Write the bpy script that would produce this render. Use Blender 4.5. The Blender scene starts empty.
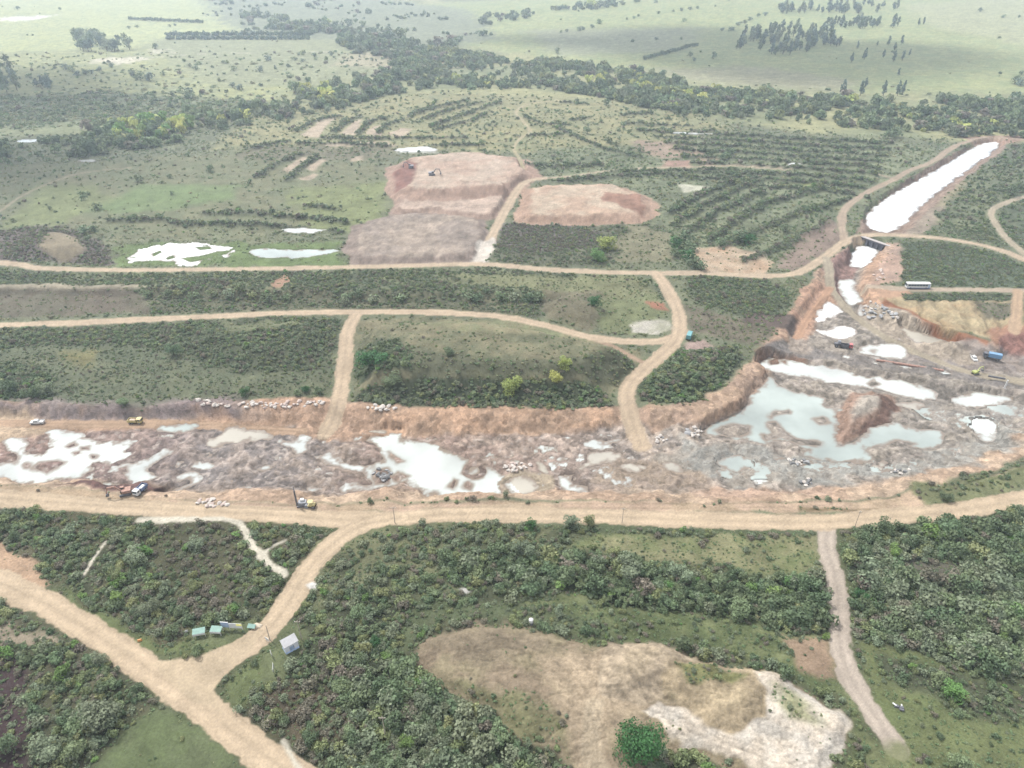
import bpy, bmesh, math, random
import numpy as np
from mathutils import Vector, Matrix

sc = bpy.context.scene
R = math.radians
rng = np.random.default_rng(11)
random.seed(11)

# ------------------------------------------------------------------ camera, world, sun, exposure
FPX, CAMH, PITCH = 710.0, 160.0, R(33)
cd = bpy.data.cameras.new('camera'); cam = bpy.data.objects.new('camera', cd)
sc.collection.objects.link(cam); sc.camera = cam
cd.sensor_width = 36; cd.lens = FPX/1024*36; cd.clip_start = 1; cd.clip_end = 30000
cam.location = (0, 0, CAMH); cam.rotation_euler = (math.pi/2-PITCH, 0, 0)

SUN_EL, SUN_AZ = R(56), R(-48)         # azimuth from +Y (ahead) towards -X (left)
w = bpy.data.worlds.new('World'); sc.world = w; w.use_nodes = True
nt = w.node_tree; nt.nodes.clear(); N = nt.nodes.new; L = nt.links.new
out = N('ShaderNodeOutputWorld'); bg = N('ShaderNodeBackground')
sky = N('ShaderNodeTexSky'); sky.sky_type = 'NISHITA'; sky.sun_disc = False
sky.sun_elevation = SUN_EL; sky.sun_rotation = SUN_AZ
sky.air_density = 1.0; sky.dust_density = 2.0
tc = N('ShaderNodeTexCoord'); mp = N('ShaderNodeMapping'); mp.inputs['Scale'].default_value = (1, 1, 2.2)
nz = N('ShaderNodeTexNoise'); nz.inputs['Scale'].default_value = 2.6; nz.inputs['Detail'].default_value = 5
rp = N('ShaderNodeValToRGB'); rp.color_ramp.elements[0].position = .36; rp.color_ramp.elements[1].position = .56
mx = N('ShaderNodeMixRGB'); mx.inputs[2].default_value = (14, 14, 14.2, 1)
L(tc.outputs['Generated'], mp.inputs[0]); L(mp.outputs[0], nz.inputs[0]); L(nz.outputs[0], rp.inputs[0])
L(rp.outputs[0], mx.inputs[0]); L(sky.outputs[0], mx.inputs[1]); L(mx.outputs[0], bg.inputs[0])
bg.inputs[1].default_value = 0.075
L(bg.outputs[0], out.inputs[0])
sd_ = bpy.data.lights.new('sun', 'SUN'); sun = bpy.data.objects.new('sun', sd_); sc.collection.objects.link(sun)
sd_.energy = 2.9; sd_.angle = R(5); sd_.color = (1, .975, .94)
sdir = Vector((math.sin(SUN_AZ)*math.cos(SUN_EL), math.cos(SUN_AZ)*math.cos(SUN_EL), math.sin(SUN_EL)))
sun.rotation_euler = sdir.to_track_quat('Z', 'Y').to_euler()
vs = sc.view_settings; vs.view_transform = 'Standard'; vs.look = 'None'; vs.gamma = 1; vs.use_curve_mapping = False
vs.exposure = 1.2
try:
    sc.cycles.max_bounces = 5; sc.cycles.diffuse_bounces = 2; sc.cycles.volume_bounces = 0
    sc.cycles.transparent_max_bounces = 4
except Exception: pass

# ------------------------------------------------------------------ numbers: noise, projection, colour
def hsh(i, j, s):
    h = (i.astype(np.int64)*374761393 + j.astype(np.int64)*668265263 + s*974634777) & 0xffffffff
    h = ((h ^ (h >> 13))*1274126177) & 0xffffffff
    return ((h ^ (h >> 16)) & 0xffff)/65535.0
def vnoise(x, y, s=0):
    xi = np.floor(x); yi = np.floor(y); fx = x-xi; fy = y-yi
    fx = fx*fx*fx*(fx*(fx*6-15)+10); fy = fy*fy*fy*(fy*(fy*6-15)+10)
    a = hsh(xi, yi, s); b = hsh(xi+1, yi, s); c = hsh(xi, yi+1, s); d = hsh(xi+1, yi+1, s)
    return (a+(b-a)*fx)*(1-fy)+(c+(d-c)*fx)*fy
def fbm(x, y, scale, o=4, s=0, g=.55):
    """fractal noise in about -1..1, feature size `scale` metres"""
    v = 0; a = 1; t = 0; f = 1/scale
    for k in range(o):
        c, sn = math.cos(k*1.3+.4), math.sin(k*1.3+.4)
        v = v+a*(vnoise((x*c-y*sn)*f+k*17.3, (x*sn+y*c)*f-k*9.1, s+k*7)*2-1); t += a; a *= g; f *= 2.03
    return v/t*1.5
def ss(t): t = np.clip(t, 0, 1); return t*t*(3-2*t)
def base(x, y):
    """broad relief of the country beyond the works"""
    x = np.asarray(x, float); y = np.asarray(y, float)
    h = 26*ss((y-900)/1500)*ss((x-60+.05*y)/700) + 12*ss((y-1500)/1600)
    far = ss((y-700)/500)
    return h + far*3*np.sin(x/190+1.2)*np.cos(y/240)
cP, sP = math.cos(PITCH), math.sin(PITCH)
def P(px, py, dz=0.0):
    """the spot of ground seen at a pixel of the photograph, dz above the base relief"""
    dx = (px-512)/FPX; u = (384-py)/FPX
    d = (dx, cP+u*sP, -sP+u*cP)
    z = dz
    for _ in range(6):
        t = (z-CAMH)/d[2]; x, y = d[0]*t, d[1]*t
        z = float(base(x, y))+dz
    return (x, y)
def S(r, g, b, k=1.0):
    f = lambda c: ((c/255+.055)/1.055)**2.4 if c > 10 else c/255/12.92
    return np.array([f(r), f(g), f(b)])*k

# ------------------------------------------------------------------ the terrain grid (finer near, coarser far)
us = np.arange(-330, 1355, 1.25); vs_ = np.concatenate([np.arange(-61, 200, 1.0), np.arange(200, 960, 1.0)])
NU, NV = len(us), len(vs_)
UU, VV = np.meshgrid(us, vs_)
_dx = (UU-512)/FPX; _u = (384-VV)/FPX
_t = -CAMH/(-sP+_u*cP)
X = (_dx*_t); Y = ((cP+_u*sP)*_t)
def uv_of(x, y):
    """row / column of the grid under a point"""
    x = np.asarray(x, float); y = np.asarray(y, float)
    zc = y*cP+CAMH*sP; yc = y*sP-CAMH*cP
    px = 512+FPX*x/zc; py = 384-FPX*yc/zc
    return (px-us[0])/1.25, py-vs_[0]
def samp(A, x, y):
    c, r = uv_of(x, y); c = np.clip(c, 0, NU-1.001); r = np.clip(r, 0, NV-1.001)
    ci = c.astype(int); ri = r.astype(int); fc = c-ci; fr = r-ri
    return (A[ri, ci]*(1-fc)+A[ri, ci+1]*fc)*(1-fr)+(A[ri+1, ci]*(1-fc)+A[ri+1, ci+1]*fc)*fr
X = X.ravel(); Y = Y.ravel(); NP_ = len(X)
n_a = fbm(X, Y, 9, 3, 1); n_b = fbm(X, Y, 9, 3, 2)       # edge wobble
n_big = fbm(X, Y, 60, 4, 3); n_mid = fbm(X, Y, 14, 4, 4); n_fine = fbm(X, Y, 3.2, 3, 5); n_rock = fbm(X, Y, 5.5, 5, 6, .62)
n_mic = fbm(X, Y, 1.3, 2, 9)
H = base(X, Y)+n_big*.7*ss(Y/200)+n_mid*.25
C = np.zeros((NP_, 3)); DN = np.zeros(NP_); SZ = np.full(NP_, 2.0); MX = np.zeros(NP_, int)
ROAD = np.zeros(NP_, bool); PITM = np.zeros(NP_)

def cand(pts, m):
    a = np.array(pts); x0, y0 = a.min(0)-m; x1, y1 = a.max(0)+m
    return np.nonzero((X > x0) & (X < x1) & (Y > y0) & (Y < y1))[0]
def sdist(pts, I, wob=0.0, closed=True):
    """signed distance in metres, positive inside (closed) / minus distance (open); also parameter along the line"""
    x = X[I]+n_a[I]*wob; y = Y[I]+n_b[I]*wob
    a = np.array(pts, float); n = len(a); best = np.full(len(I), 1e9); par = np.zeros(len(I)); ins = np.zeros(len(I), bool)
    for k in range(n if closed else n-1):
        p = a[k]; q = a[(k+1) % n]; d = q-p; l2 = max(1e-6, d@d)
        t = np.clip(((x-p[0])*d[0]+(y-p[1])*d[1])/l2, 0, 1)
        D = (x-p[0]-t*d[0])**2+(y-p[1]-t*d[1])**2
        m = D < best; best[m] = D[m]; par[m] = k+t[m]
        if closed:
            c = (p[1] > y) != (q[1] > y)
            if abs(d[1]) > 1e-9: ins ^= c & (x < p[0]+(y-p[1])*d[0]/d[1])
    r = np.sqrt(best)
    return (np.where(ins, r, -r) if closed else -r), par
def spline(pts, n=5):
    """smooth a list of tuples (Catmull-Rom)"""
    a = [np.array(p, float) for p in pts]; a = [2*a[0]-a[1]]+a+[2*a[-1]-a[-2]]; o = []
    for i in range(1, len(a)-2):
        for k in range(n):
            t = k/n
            o.append(.5*((2*a[i])+(-a[i-1]+a[i+1])*t+(2*a[i-1]-5*a[i]+4*a[i+1]-a[i+2])*t*t+(-a[i-1]+3*a[i]-3*a[i+1]+a[i+2])*t**3))
    o.append(a[-2]); return o
def closed_spline(pts, n=3):
    a = [np.array(p, float) for p in pts]; m = len(a); o = []
    for i in range(m):
        p0, p1, p2, p3 = a[i-1], a[i], a[(i+1) % m], a[(i+2) % m]
        for k in range(n):
            t = k/n
            o.append(.5*((2*p1)+(-p0+p2)*t+(2*p0-5*p1+4*p2-p3)*t*t+(-p0+3*p1-3*p2+p3)*t**3))
    return o
def zone(px, col=None, dens=None, size=None, mix=None, z=0, soft=3.0, wob=2.0, var=.12, col2=None, k=1.0):
    """paint a patch of ground: its soil or grass colour and what grows on it"""
    pts = [P(a, b, z) for a, b in px]; I = cand(pts, soft+wob*2)
    s, _ = sdist(pts, I, wob); m = ss(s/soft+.5)
    J = m > .01; I = I[J]; m = m[J]*k
    if col is not None:
        c = np.array(col)[None, :]*np.ones((len(I), 1))
        if col2 is not None:
            t = ss(.5+n_mid[I]*.7+n_fine[I]*.4)[:, None]; c = c*(1-t)+np.array(col2)[None, :]*t
        c = c*(1+var*(n_fine[I]+n_mid[I])[:, None])
        C[I] = C[I]*(1-m[:, None])+c*m[:, None]
    if dens is not None: DN[I] = DN[I]*(1-m)+dens*m
    if size is not None: SZ[I] = SZ[I]*(1-m)+size*m
    if mix is not None: MX[I[m > .5]] = mix
    return I, m
def mound(px, h, wd, z=0, wob=1.5, rough=.3):
    pts = [P(a, b, z) for a, b in px]; I = cand(pts, wob*2+1)
    s, _ = sdist(pts, I, wob); m = ss(s/wd)
    H[I] += h*m+(m > 0)*m*rough*n_rock[I]
    return I, s
def ridge(px, h, wd, dens=None, size=None, mix=None, col=None):
    pts = [P(a, b) for a, b in px]; I = cand(pts, wd*1.5+3)
    s, _ = sdist(pts, I, 1.5, False); m = ss(1+s/wd)
    J = m > .01; I = I[J]; m = m[J]
    H[I] += h*m
    if col is not None: C[I] = C[I]*(1-m[:, None])+np.array(col)*m[:, None]
    q = m > .45
    if dens is not None: DN[I[q]] = dens; SZ[I[q]] = size; MX[I[q]] = mix
def road(pts, width, col, keep=False, tracks=True, soft=.7, verge=2.5, wob=.25, solid=True):
    """a dirt road: pts = (px, py[, z])"""
    p3 = spline([(p[0], p[1], p[2] if len(p) > 2 else 0.0) for p in pts], 5)
    xy = [P(p[0], p[1], p[2]) for p in p3]; zz = np.array([p[2] for p in p3])
    I = cand(xy, width+verge+4)
    s, par = sdist(xy, I, wob, False); d = -s
    kz = np.interp(par, np.arange(len(zz)), zz)+base(X[I], Y[I])
    m = ss(1-(d-width/2)/(1.0+abs(verge)))
    H[I] = H[I]*(1-m)+(kz+.03*n_fine[I])*m
    e = ss(.5-(d-width/2+(.45*n_fine[I]+.3*n_mic[I]+.5*n_mid[I])*min(1, width/5))/soft)
    c = np.array(col)[None, :]*(1+.05*n_fine[I]+.05*n_mid[I])[:, None]
    if tracks:
        for q in (.24, .42):
            t = np.exp(-((d/width-q)/.05)**2)*(.5+.5*ss(.5+n_mid[I])); c = c*(1+.10*t[:, None]) if q < .3 else c*(1-.16*t[:, None])
        t = np.exp(-((d/width)/.07)**2); c = c*(1-.13*t[:, None])
    c = c*(1+.05*n_mic[I]+.07*vnoise(par*2.2, d*2.5, 12)-.03)[:, None]
    C[I] = C[I]*(1-e[:, None])+c*e[:, None]
    v = ss(1-(d-width/2)/verge) if verge > 0 else e
    DN[I] *= (1-v)
    if solid: ROAD[I[e > .5]] = True

# ------------------------------------------------------------------ painting the country (soil and grass colours are albedos)
KC = 0.335
def A(r, g, b): return S(r, g, b, KC)
GR_DRY = A(186, 184, 138); GR_GRN = A(128, 142, 104); UNDER = A(104, 108, 84); MID = A(134, 140, 114)
TAN = A(214, 190, 160); CREAM = A(228, 217, 196); PINK = A(200, 168, 146); ORANGE = A(206, 178, 156); GREYROCK = A(160, 152, 148)
MAUVE = A(158, 138, 132); ROADC = A(222, 200, 170)
t = ss(.5+n_big*.9)[:, None]
C[:] = GR_DRY*(1-t)+A(156, 162, 124)*t
C *= (1+.10*n_mid+.10*n_fine)[:, None]
DN[:] = .02; SZ[:] = 2.2
W_ = 1500
# nearer country: scrub under everything south of the river belt
zone([(-500, 150), (120, 135), (300, 112), (400, 100), (520, 96), (700, 118), (860, 138), (1024, 142), (1500, 150), (1500, 1100), (-500, 1100)], MID, .34, 1.7, 0, soft=30, wob=8, col2=A(132, 136, 108))
zone([(-500, 506), (0, 506), (300, 520), (600, 522), (850, 524), (1024, 500), (1500, 430), (1500, 1100), (-500, 1100)], UNDER, .9, 2.3, 0, soft=3, col2=A(104, 110, 80))
# --- far farmland patches
zone([(-300, -20), (200, -25), (330, 0), (260, 30), (120, 50), (-300, 60)], A(212, 216, 156), .003, soft=60, wob=20, col2=A(178, 186, 140))
zone([(0, 55), (120, 50), (250, 40), (320, 80), (280, 105), (180, 100), (60, 95), (0, 110)], A(196, 198, 142), .04, 3, 0, soft=30, wob=15, col2=A(160, 166, 126))
zone([(0, 17), (58, 15), (30, 21), (0, 21)], A(245, 240, 225), soft=12, wob=8)
zone([(150, 49), (330, 46), (330, 51), (150, 54)], A(232, 226, 200), soft=12, wob=5)
zone([(100, 58), (160, 57), (120, 64), (90, 62)], A(232, 224, 200), soft=20, wob=10)
zone([(400, 5), (620, -10), (1100, -30), (1500, -30), (1500, 95), (1024, 92), (850, 92), (700, 82), (600, 66), (500, 50), (420, 40)], A(194, 198, 142), .0015, 4, 1, soft=40, wob=20, col2=A(160, 172, 124))
zone([(640, 70), (760, 66), (860, 82), (840, 92), (700, 82)], A(186, 184, 148), soft=40, wob=15)
zone([(520, 30), (700, 28), (680, 50), (560, 56)], A(176, 180, 146), soft=60, wob=20)
zone([(900, 5), (1100, -5), (1300, 60), (1024, 45), (930, 25)], A(188, 190, 146), soft=40, wob=20)
zone([(150, 40), (320, 20), (460, 32), (430, 66), (330, 82), (220, 88), (170, 60)], A(168, 172, 134), .025, 4, 0, soft=50, wob=20)
zone([(200, 0), (330, -10), (470, 10), (500, 40), (420, 48), (330, 40), (230, 28)], A(156, 162, 134), .12, 6.5, 5, soft=50, wob=30)
zone([(0, 95), (130, 92), (260, 100), (300, 112), (200, 122), (60, 125), (-200, 150), (-200, 100)], A(136, 144, 112), .4, 3, 0, soft=30, wob=15)
zone([(400, 52), (470, 60), (455, 70), (330, 66), (350, 52)], A(190, 182, 150), .05, 3, 0, soft=30, wob=10)
# old spoil rows country (centre)
zone([(250, 118), (340, 100), (440, 92), (560, 96), (680, 108), (730, 128), (650, 150), (520, 152), (390, 150), (300, 150), (210, 150)], A(184, 178, 134), .15, 2.2, 0, soft=25, wob=10, col2=A(150, 152, 116))
zone([(200, 155), (330, 150), (390, 165), (380, 215), (250, 240), (120, 240), (0, 215), (-200, 215), (-200, 160), (60, 165)], A(150, 150, 118), .13, 1.7, 0, soft=20, wob=10, col2=A(128, 134, 104))
zone([(140, 185), (240, 186), (235, 198), (150, 212), (80, 213)], A(142, 158, 112), .03, 1.5, 0, soft=8, wob=5, col2=A(130, 148, 102))
zone([(40, 186), (90, 184), (120, 200), (60, 225), (0, 230)], A(146, 154, 110), .05, 1.6, 0, soft=12, wob=6)
zone([(290, 188), (390, 182), (380, 225), (340, 232), (300, 226)], A(146, 154, 108), .08, 1.6, 0, soft=12, wob=6)
zone([(130, 243), (340, 242), (345, 266), (120, 266), (60, 262), (90, 250)], A(124, 142, 92), .08, 1.4, 0, soft=6, wob=4)
zone([(0, 232), (60, 225), (100, 240), (120, 255), (110, 264), (0, 262), (-200, 255), (-200, 225)], A(126, 116, 110), .55, 1.8, 3, soft=6, wob=4)
zone([(50, 242), (75, 240), (88, 255), (60, 262), (45, 255)], A(160, 148, 124), .05, 1.5, 0, soft=6, wob=3)
zone([(250, 145), (390, 148), (395, 158), (300, 162), (240, 160)], A(140, 136, 112), .3, 2, 0, soft=12, wob=6)
for q in ([(283, 170), (300, 158), (307, 159), (290, 173)], [(306, 168), (322, 159), (328, 160), (314, 171)], [(300, 178), (312, 173), (318, 174), (308, 180)], [(352, 158), (362, 156), (362, 160), (352, 161)],
          [(300, 136), (318, 122), (334, 118), (318, 138)], [(340, 134), (352, 122), (362, 119), (356, 136)], [(364, 134), (374, 126), (384, 124), (380, 137)], [(386, 134), (400, 127), (412, 128), (402, 138)], [(310, 143), (390, 142), (395, 147), (330, 147)]):
    zone(q, A(206, 188, 164), .0, soft=4, wob=2, z=0)
zone([(395, 149), (430, 148), (440, 153), (400, 153)], A(200, 200, 186), 0, soft=4, wob=2)
# terraced spoil country right of centre
zone([(540, 150), (680, 140), (860, 142), (940, 150), (900, 175), (860, 205), (820, 250), (780, 268), (700, 265), (660, 262), (655, 225), (600, 178), (530, 178)], A(130, 138, 110), .36, 1.8, 0, soft=15, wob=6, col2=A(146, 152, 120))
zone([(630, 140), (690, 142), (705, 156), (660, 158), (640, 152)], A(178, 158, 138), .12, 2, 3, soft=8, wob=4)
zone([(662, 160), (692, 160), (690, 168), (664, 168)], A(186, 154, 136), .05, soft=5, wob=3)
zone([(700, 158), (722, 160), (712, 166), (700, 166)], A(180, 156, 138), .05, soft=5, wob=3)
zone([(675, 184), (690, 186), (712, 187), (706, 191), (684, 192)], A(214, 212, 190), 0, soft=3, wob=2)
zone([(800, 180), (822, 186), (818, 192), (798, 190)], A(150, 156, 110), .1, soft=6, wob=3)
zone([(692, 248), (720, 245), (760, 252), (775, 262), (765, 274), (702, 272)], A(216, 195, 168), .04, 1.5, 0, soft=3, wob=2, col2=A(196, 168, 140))
zone([(520, 222), (600, 226), (660, 226), (672, 262), (560, 266), (500, 262), (490, 240)], A(118, 120, 98), .5, 1.9, 0, soft=8, wob=4)
zone([(500, 224), (560, 222), (600, 232), (590, 248), (520, 252), (495, 245)], A(124, 118, 112), .8, 1.8, 3, soft=6, wob=4)
zone([(632, 226), (668, 232), (672, 262), (620, 264), (610, 245)], A(150, 146, 118), .15, 1.5, 0, soft=6, wob=4)
# plain right of the canal
zone([(1010, 145), (1500, 140), (1500, 250), (1100, 255), (1030, 250), (960, 236), (905, 232), (940, 200), (980, 170)], A(112, 122, 98), .5, 1.9, 0, soft=8, wob=4, col2=A(132, 138, 108))
zone([(905, 242), (950, 244), (1000, 254), (1024, 266), (1500, 330), (1500, 286), (1024, 288), (900, 284), (897, 262)], A(106, 118, 96), .8, 1.6, 0, soft=4, wob=2)
zone([(900, 236), (930, 205), (955, 185), (970, 180), (940, 215), (920, 236)], A(170, 160, 132), .25, 1.4, 0, soft=5, wob=4)
# strip between the two roads
zone([(-500, 262), (120, 272), (480, 268), (660, 277), (672, 300), (600, 300), (480, 300), (-500, 300)], A(108, 116, 94), .75, 1.9, 0, soft=5, wob=3, col2=A(134, 140, 108))
zone([(-500, 292), (120, 291), (150, 296), (150, 312), (0, 318), (-500, 322)], A(134, 124, 108), .16, 1.1, 3, soft=4, wob=2, col2=A(120, 116, 98))
zone([(-500, 290), (140, 289), (150, 292), (-500, 296)], A(178, 168, 146), .04, soft=2, wob=1)
zone([(268, 284), (285, 274), (292, 278), (282, 292), (270, 292)], A(184, 150, 126), .05, soft=3, wob=2)
zone([(150, 291), (480, 296), (545, 300), (540, 318), (420, 310), (150, 313)], A(108, 112, 90), .55, 1.7, 0, soft=4, wob=2, col2=A(126, 124, 100))
zone([(430, 272), (640, 276), (660, 300), (560, 300), (480, 285)], A(146, 148, 112), .3, 1.4, 0, soft=8, wob=5)
zone([(545, 290), (600, 292), (612, 315), (590, 332), (545, 316), (540, 305)], A(138, 132, 108), .12, 1.2, 3, soft=4, wob=2)
zone([(590, 300), (655, 295), (668, 312), (640, 336), (600, 330)], A(138, 144, 106), .2, 1.4, 0, soft=4, wob=2)
zone([(646, 301), (664, 302), (668, 312), (652, 308)], A(176, 128, 104), .03, soft=2, wob=2)
zone([(688, 276), (770, 282), (790, 292), (782, 316), (740, 316), (700, 305), (684, 290)], A(108, 116, 92), .72, 2, 0, soft=4, wob=2)
zone([(684, 305), (740, 318), (790, 325), (768, 345), (720, 340), (690, 330)], A(134, 126, 108), .28, 1.6, 3, soft=5, wob=3)
# fields left of the works, row 320-400
zone([(-500, 330), (100, 327), (300, 318), (342, 322), (334, 380), (328, 402), (120, 408), (-500, 400)], A(122, 130, 104), .45, 1.2, 0, soft=4, wob=2, col2=A(120, 124, 98))
zone([(-500, 328), (120, 326), (300, 316), (345, 320), (338, 345), (320, 372), (270, 375), (200, 366), (190, 352), (120, 345), (-500, 350)], A(102, 108, 86), .95, 2.0, 0, soft=4, wob=3)
zone([(215, 322), (300, 322), (300, 336), (230, 340)], A(132, 136, 104), .2, 1.2, 0, soft=5, wob=3)
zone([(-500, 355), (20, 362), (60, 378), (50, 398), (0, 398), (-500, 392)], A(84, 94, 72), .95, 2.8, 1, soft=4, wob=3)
zone([(60, 350), (100, 352), (90, 366), (64, 362)], A(142, 138, 98), .2, 1.2, 0, soft=5, wob=3)
# plateau
zone([(356, 322), (400, 316), (520, 322), (600, 345), (645, 352), (640, 380), (600, 402), (352, 402), (352, 350)], A(132, 134, 106), .16, 1.3, 0, soft=3, wob=2, col2=A(148, 142, 114))
zone([(400, 330), (440, 320), (500, 320), (560, 330), (610, 346), (560, 352), (480, 354), (420, 342)], A(170, 162, 130), .03, 1.1, 0, soft=5, wob=3, col2=A(138, 142, 108))
zone([(360, 395), (420, 390), (600, 392), (612, 402), (600, 409), (352, 406)], A(92, 100, 78), .98, 2.1, 0, soft=2, wob=1)
zone([(400, 366), (480, 380), (560, 380), (620, 362), (640, 368), (600, 390), (420, 388)], A(116, 118, 94), .42, 1.6, 0, soft=4, wob=2)
zone([(355, 355), (400, 360), (415, 385), (355, 388)], A(94, 104, 80), .8, 2.2, 1, soft=4, wob=2)
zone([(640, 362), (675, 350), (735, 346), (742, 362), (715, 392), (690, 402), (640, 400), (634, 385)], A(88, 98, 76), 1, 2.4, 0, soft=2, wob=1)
zone([(640, 362), (670, 350), (680, 352), (650, 380), (636, 385)], A(124, 134, 92), .4, 1.4, 0, soft=3, wob=1)
# --- foreground
zone([(300, 545), (420, 524), (560, 524), (600, 530), (640, 560), (560, 600), (430, 590), (330, 600), (290, 600)], A(112, 118, 90), .66, 1.9, 0, soft=5, wob=3, col2=A(130, 132, 100))
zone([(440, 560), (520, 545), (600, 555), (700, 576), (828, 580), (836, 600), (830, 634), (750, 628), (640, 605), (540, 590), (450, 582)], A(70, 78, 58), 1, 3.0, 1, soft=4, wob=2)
zone([(600, 534), (700, 533), (816, 534), (826, 574), (740, 572), (640, 556), (565, 545)], A(136, 146, 100), .12, 1.5, 0, soft=4, wob=2, col2=A(150, 148, 112))
zone([(560, 524), (820, 526), (820, 534), (600, 534)], A(104, 114, 84), .8, 1.7, 0, soft=2, wob=1)
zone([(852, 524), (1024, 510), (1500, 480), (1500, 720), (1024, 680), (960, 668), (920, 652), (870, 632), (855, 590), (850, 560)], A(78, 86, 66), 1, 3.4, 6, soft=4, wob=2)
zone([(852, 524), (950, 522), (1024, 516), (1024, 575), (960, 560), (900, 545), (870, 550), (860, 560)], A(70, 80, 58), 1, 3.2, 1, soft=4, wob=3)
zone([(900, 555), (960, 560), (950, 580), (905, 578)], A(112, 108, 94), .35, 1.5, 3, soft=4, wob=3)
zone([(850, 630), (920, 655), (1024, 690), (1500, 730), (1500, 1100), (900, 1100), (905, 760), (875, 700)], A(134, 142, 98), .2, 1.3, 0, soft=4, wob=3, col2=A(118, 128, 86))
zone([(880, 660), (960, 672), (1100, 705), (1100, 735), (960, 720), (900, 690)], A(100, 106, 82), .8, 1.6, 0, soft=5, wob=3)
zone([(520, 590), (700, 612), (826, 636), (846, 700), (885, 765), (880, 1100), (850, 1100), (850, 768), (842, 700), (760, 660), (690, 640), (600, 640), (520, 615)], A(112, 124, 84), .5, 1.3, 0, soft=4, wob=2, col2=A(134, 140, 100))
zone([(780, 634), (830, 640), (838, 680), (800, 668)], A(176, 152, 128), .05, 1, 0, soft=3, wob=2)
zone([(420, 600), (540, 600), (620, 630), (600, 640), (540, 622), (470, 616), (420, 630), (400, 655), (380, 640)], A(112, 122, 90), .6, 1.6, 0, soft=4, wob=2)
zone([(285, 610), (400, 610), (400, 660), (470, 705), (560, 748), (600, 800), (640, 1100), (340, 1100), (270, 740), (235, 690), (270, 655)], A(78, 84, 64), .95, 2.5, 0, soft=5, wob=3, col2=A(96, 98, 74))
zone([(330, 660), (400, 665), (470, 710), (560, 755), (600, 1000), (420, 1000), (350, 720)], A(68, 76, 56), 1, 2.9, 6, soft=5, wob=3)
zone([(255, 680), (320, 690), (360, 735), (330, 750), (270, 720)], A(110, 100, 82), .8, 1.8, 3, soft=5, wob=3)
zone([(228, 690), (262, 650), (290, 640), (270, 680), (250, 705), (232, 706)], A(122, 132, 90), .25, 1.3, 0, soft=3, wob=2)
zone([(-400, 506), (0, 508), (300, 522), (325, 535), (262, 622), (225, 645), (170, 658), (110, 625), (60, 590), (0, 540), (-400, 500)], A(88, 94, 70), .9, 2.1, 0, soft=3, wob=2, col2=A(110, 106, 82))
zone([(50, 590), (110, 610), (165, 648), (240, 632), (240, 645), (175, 660), (110, 640), (60, 600)], A(118, 128, 86), .15, 1.3, 0, soft=3, wob=2)
zone([(150, 520), (240, 524), (250, 580), (230, 620), (180, 600), (150, 560)], A(104, 104, 80), .75, 1.7, 3, soft=6, wob=4)
zone([(-400, 600), (0, 606), (60, 625), (130, 670), (160, 705), (110, 750), (60, 800), (-400, 1100)], A(88, 94, 70), .9, 2.1, 0, soft=3, wob=2, col2=A(106, 104, 82))
zone([(-60, 660), (14, 662), (28, 720), (20, 800), (-60, 1000)], A(84, 68, 68), .45, 1.4, 3, soft=3, wob=2)
zone([(80, 780), (110, 745), (160, 702), (200, 730), (260, 775), (330, 860), (100, 1000)], A(122, 132, 96), .03, 1, 0, soft=3, wob=1.5, col2=A(112, 124, 86))
zone([(-200, 610), (10, 622), (50, 640), (60, 652), (0, 640), (-200, 640)], A(180, 166, 144), .08, 1.2, 0, soft=3, wob=3)
# sandy bare patch by the left road and washed gullies
zone([(-200, 520), (0, 542), (30, 560), (50, 585), (0, 600), (-200, 560)], A(212, 180, 150), .02, 1, 0, soft=2, wob=1.5)

def ruts(px, z=0, gauge=2.0, w_=.38, dark=.16, depth=.06):
    """a pair of wheel marks pressed into bare soil"""
    q = spline([P(a, b, z) for a, b in px], 5); I = cand(q, gauge+1); s, par = sdist(q, I, .3, False)
    t = np.exp(-((-s-gauge/2)/w_)**2)*(.55+.45*ss(.5+n_mid[I]*1.5)); C[I] *= (1-dark*t)[:, None]; H[I] -= depth*t
# ------------------------------------------------------------------ mounds and spoil rows
mound([(190, 330), (300, 318), (336, 328), (330, 350), (300, 374), (220, 370), (185, 352)], 4.5, 14)
mound([(345, 352), (352, 402), (480, 404), (600, 403), (644, 366), (622, 350), (560, 338), (480, 326), (400, 326), (360, 330)], 10, 17)
mound([(545, 300), (580, 292), (612, 312), (600, 333), (560, 326), (540, 316)], 4, 10)
mound([(636, 384), (672, 352), (740, 346), (745, 366), (712, 398), (640, 401)], 4, 10)
mound([(-400, 296), (0, 296), (150, 296), (400, 300), (560, 300), (560, 290), (400, 284), (-400, 284)], 3, 6)
mound([(0, 262), (20, 235), (60, 228), (100, 244), (110, 262)], 5, 14)
mound([(440, 620), (560, 600), (700, 625), (820, 640), (820, 632), (700, 600), (560, 582), (450, 590)], -2.5, 9)
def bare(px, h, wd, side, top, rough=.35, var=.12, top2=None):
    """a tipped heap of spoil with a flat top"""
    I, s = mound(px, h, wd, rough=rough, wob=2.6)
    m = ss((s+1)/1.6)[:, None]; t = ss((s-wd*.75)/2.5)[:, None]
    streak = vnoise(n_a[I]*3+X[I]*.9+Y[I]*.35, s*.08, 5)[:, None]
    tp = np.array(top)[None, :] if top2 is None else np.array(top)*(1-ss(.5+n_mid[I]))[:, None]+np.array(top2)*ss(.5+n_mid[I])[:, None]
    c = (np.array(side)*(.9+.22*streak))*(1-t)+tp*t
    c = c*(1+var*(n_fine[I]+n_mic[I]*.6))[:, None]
    C[I] = C[I]*(1-m)+c*m; DN[I] *= (1-m[:, 0])
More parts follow.
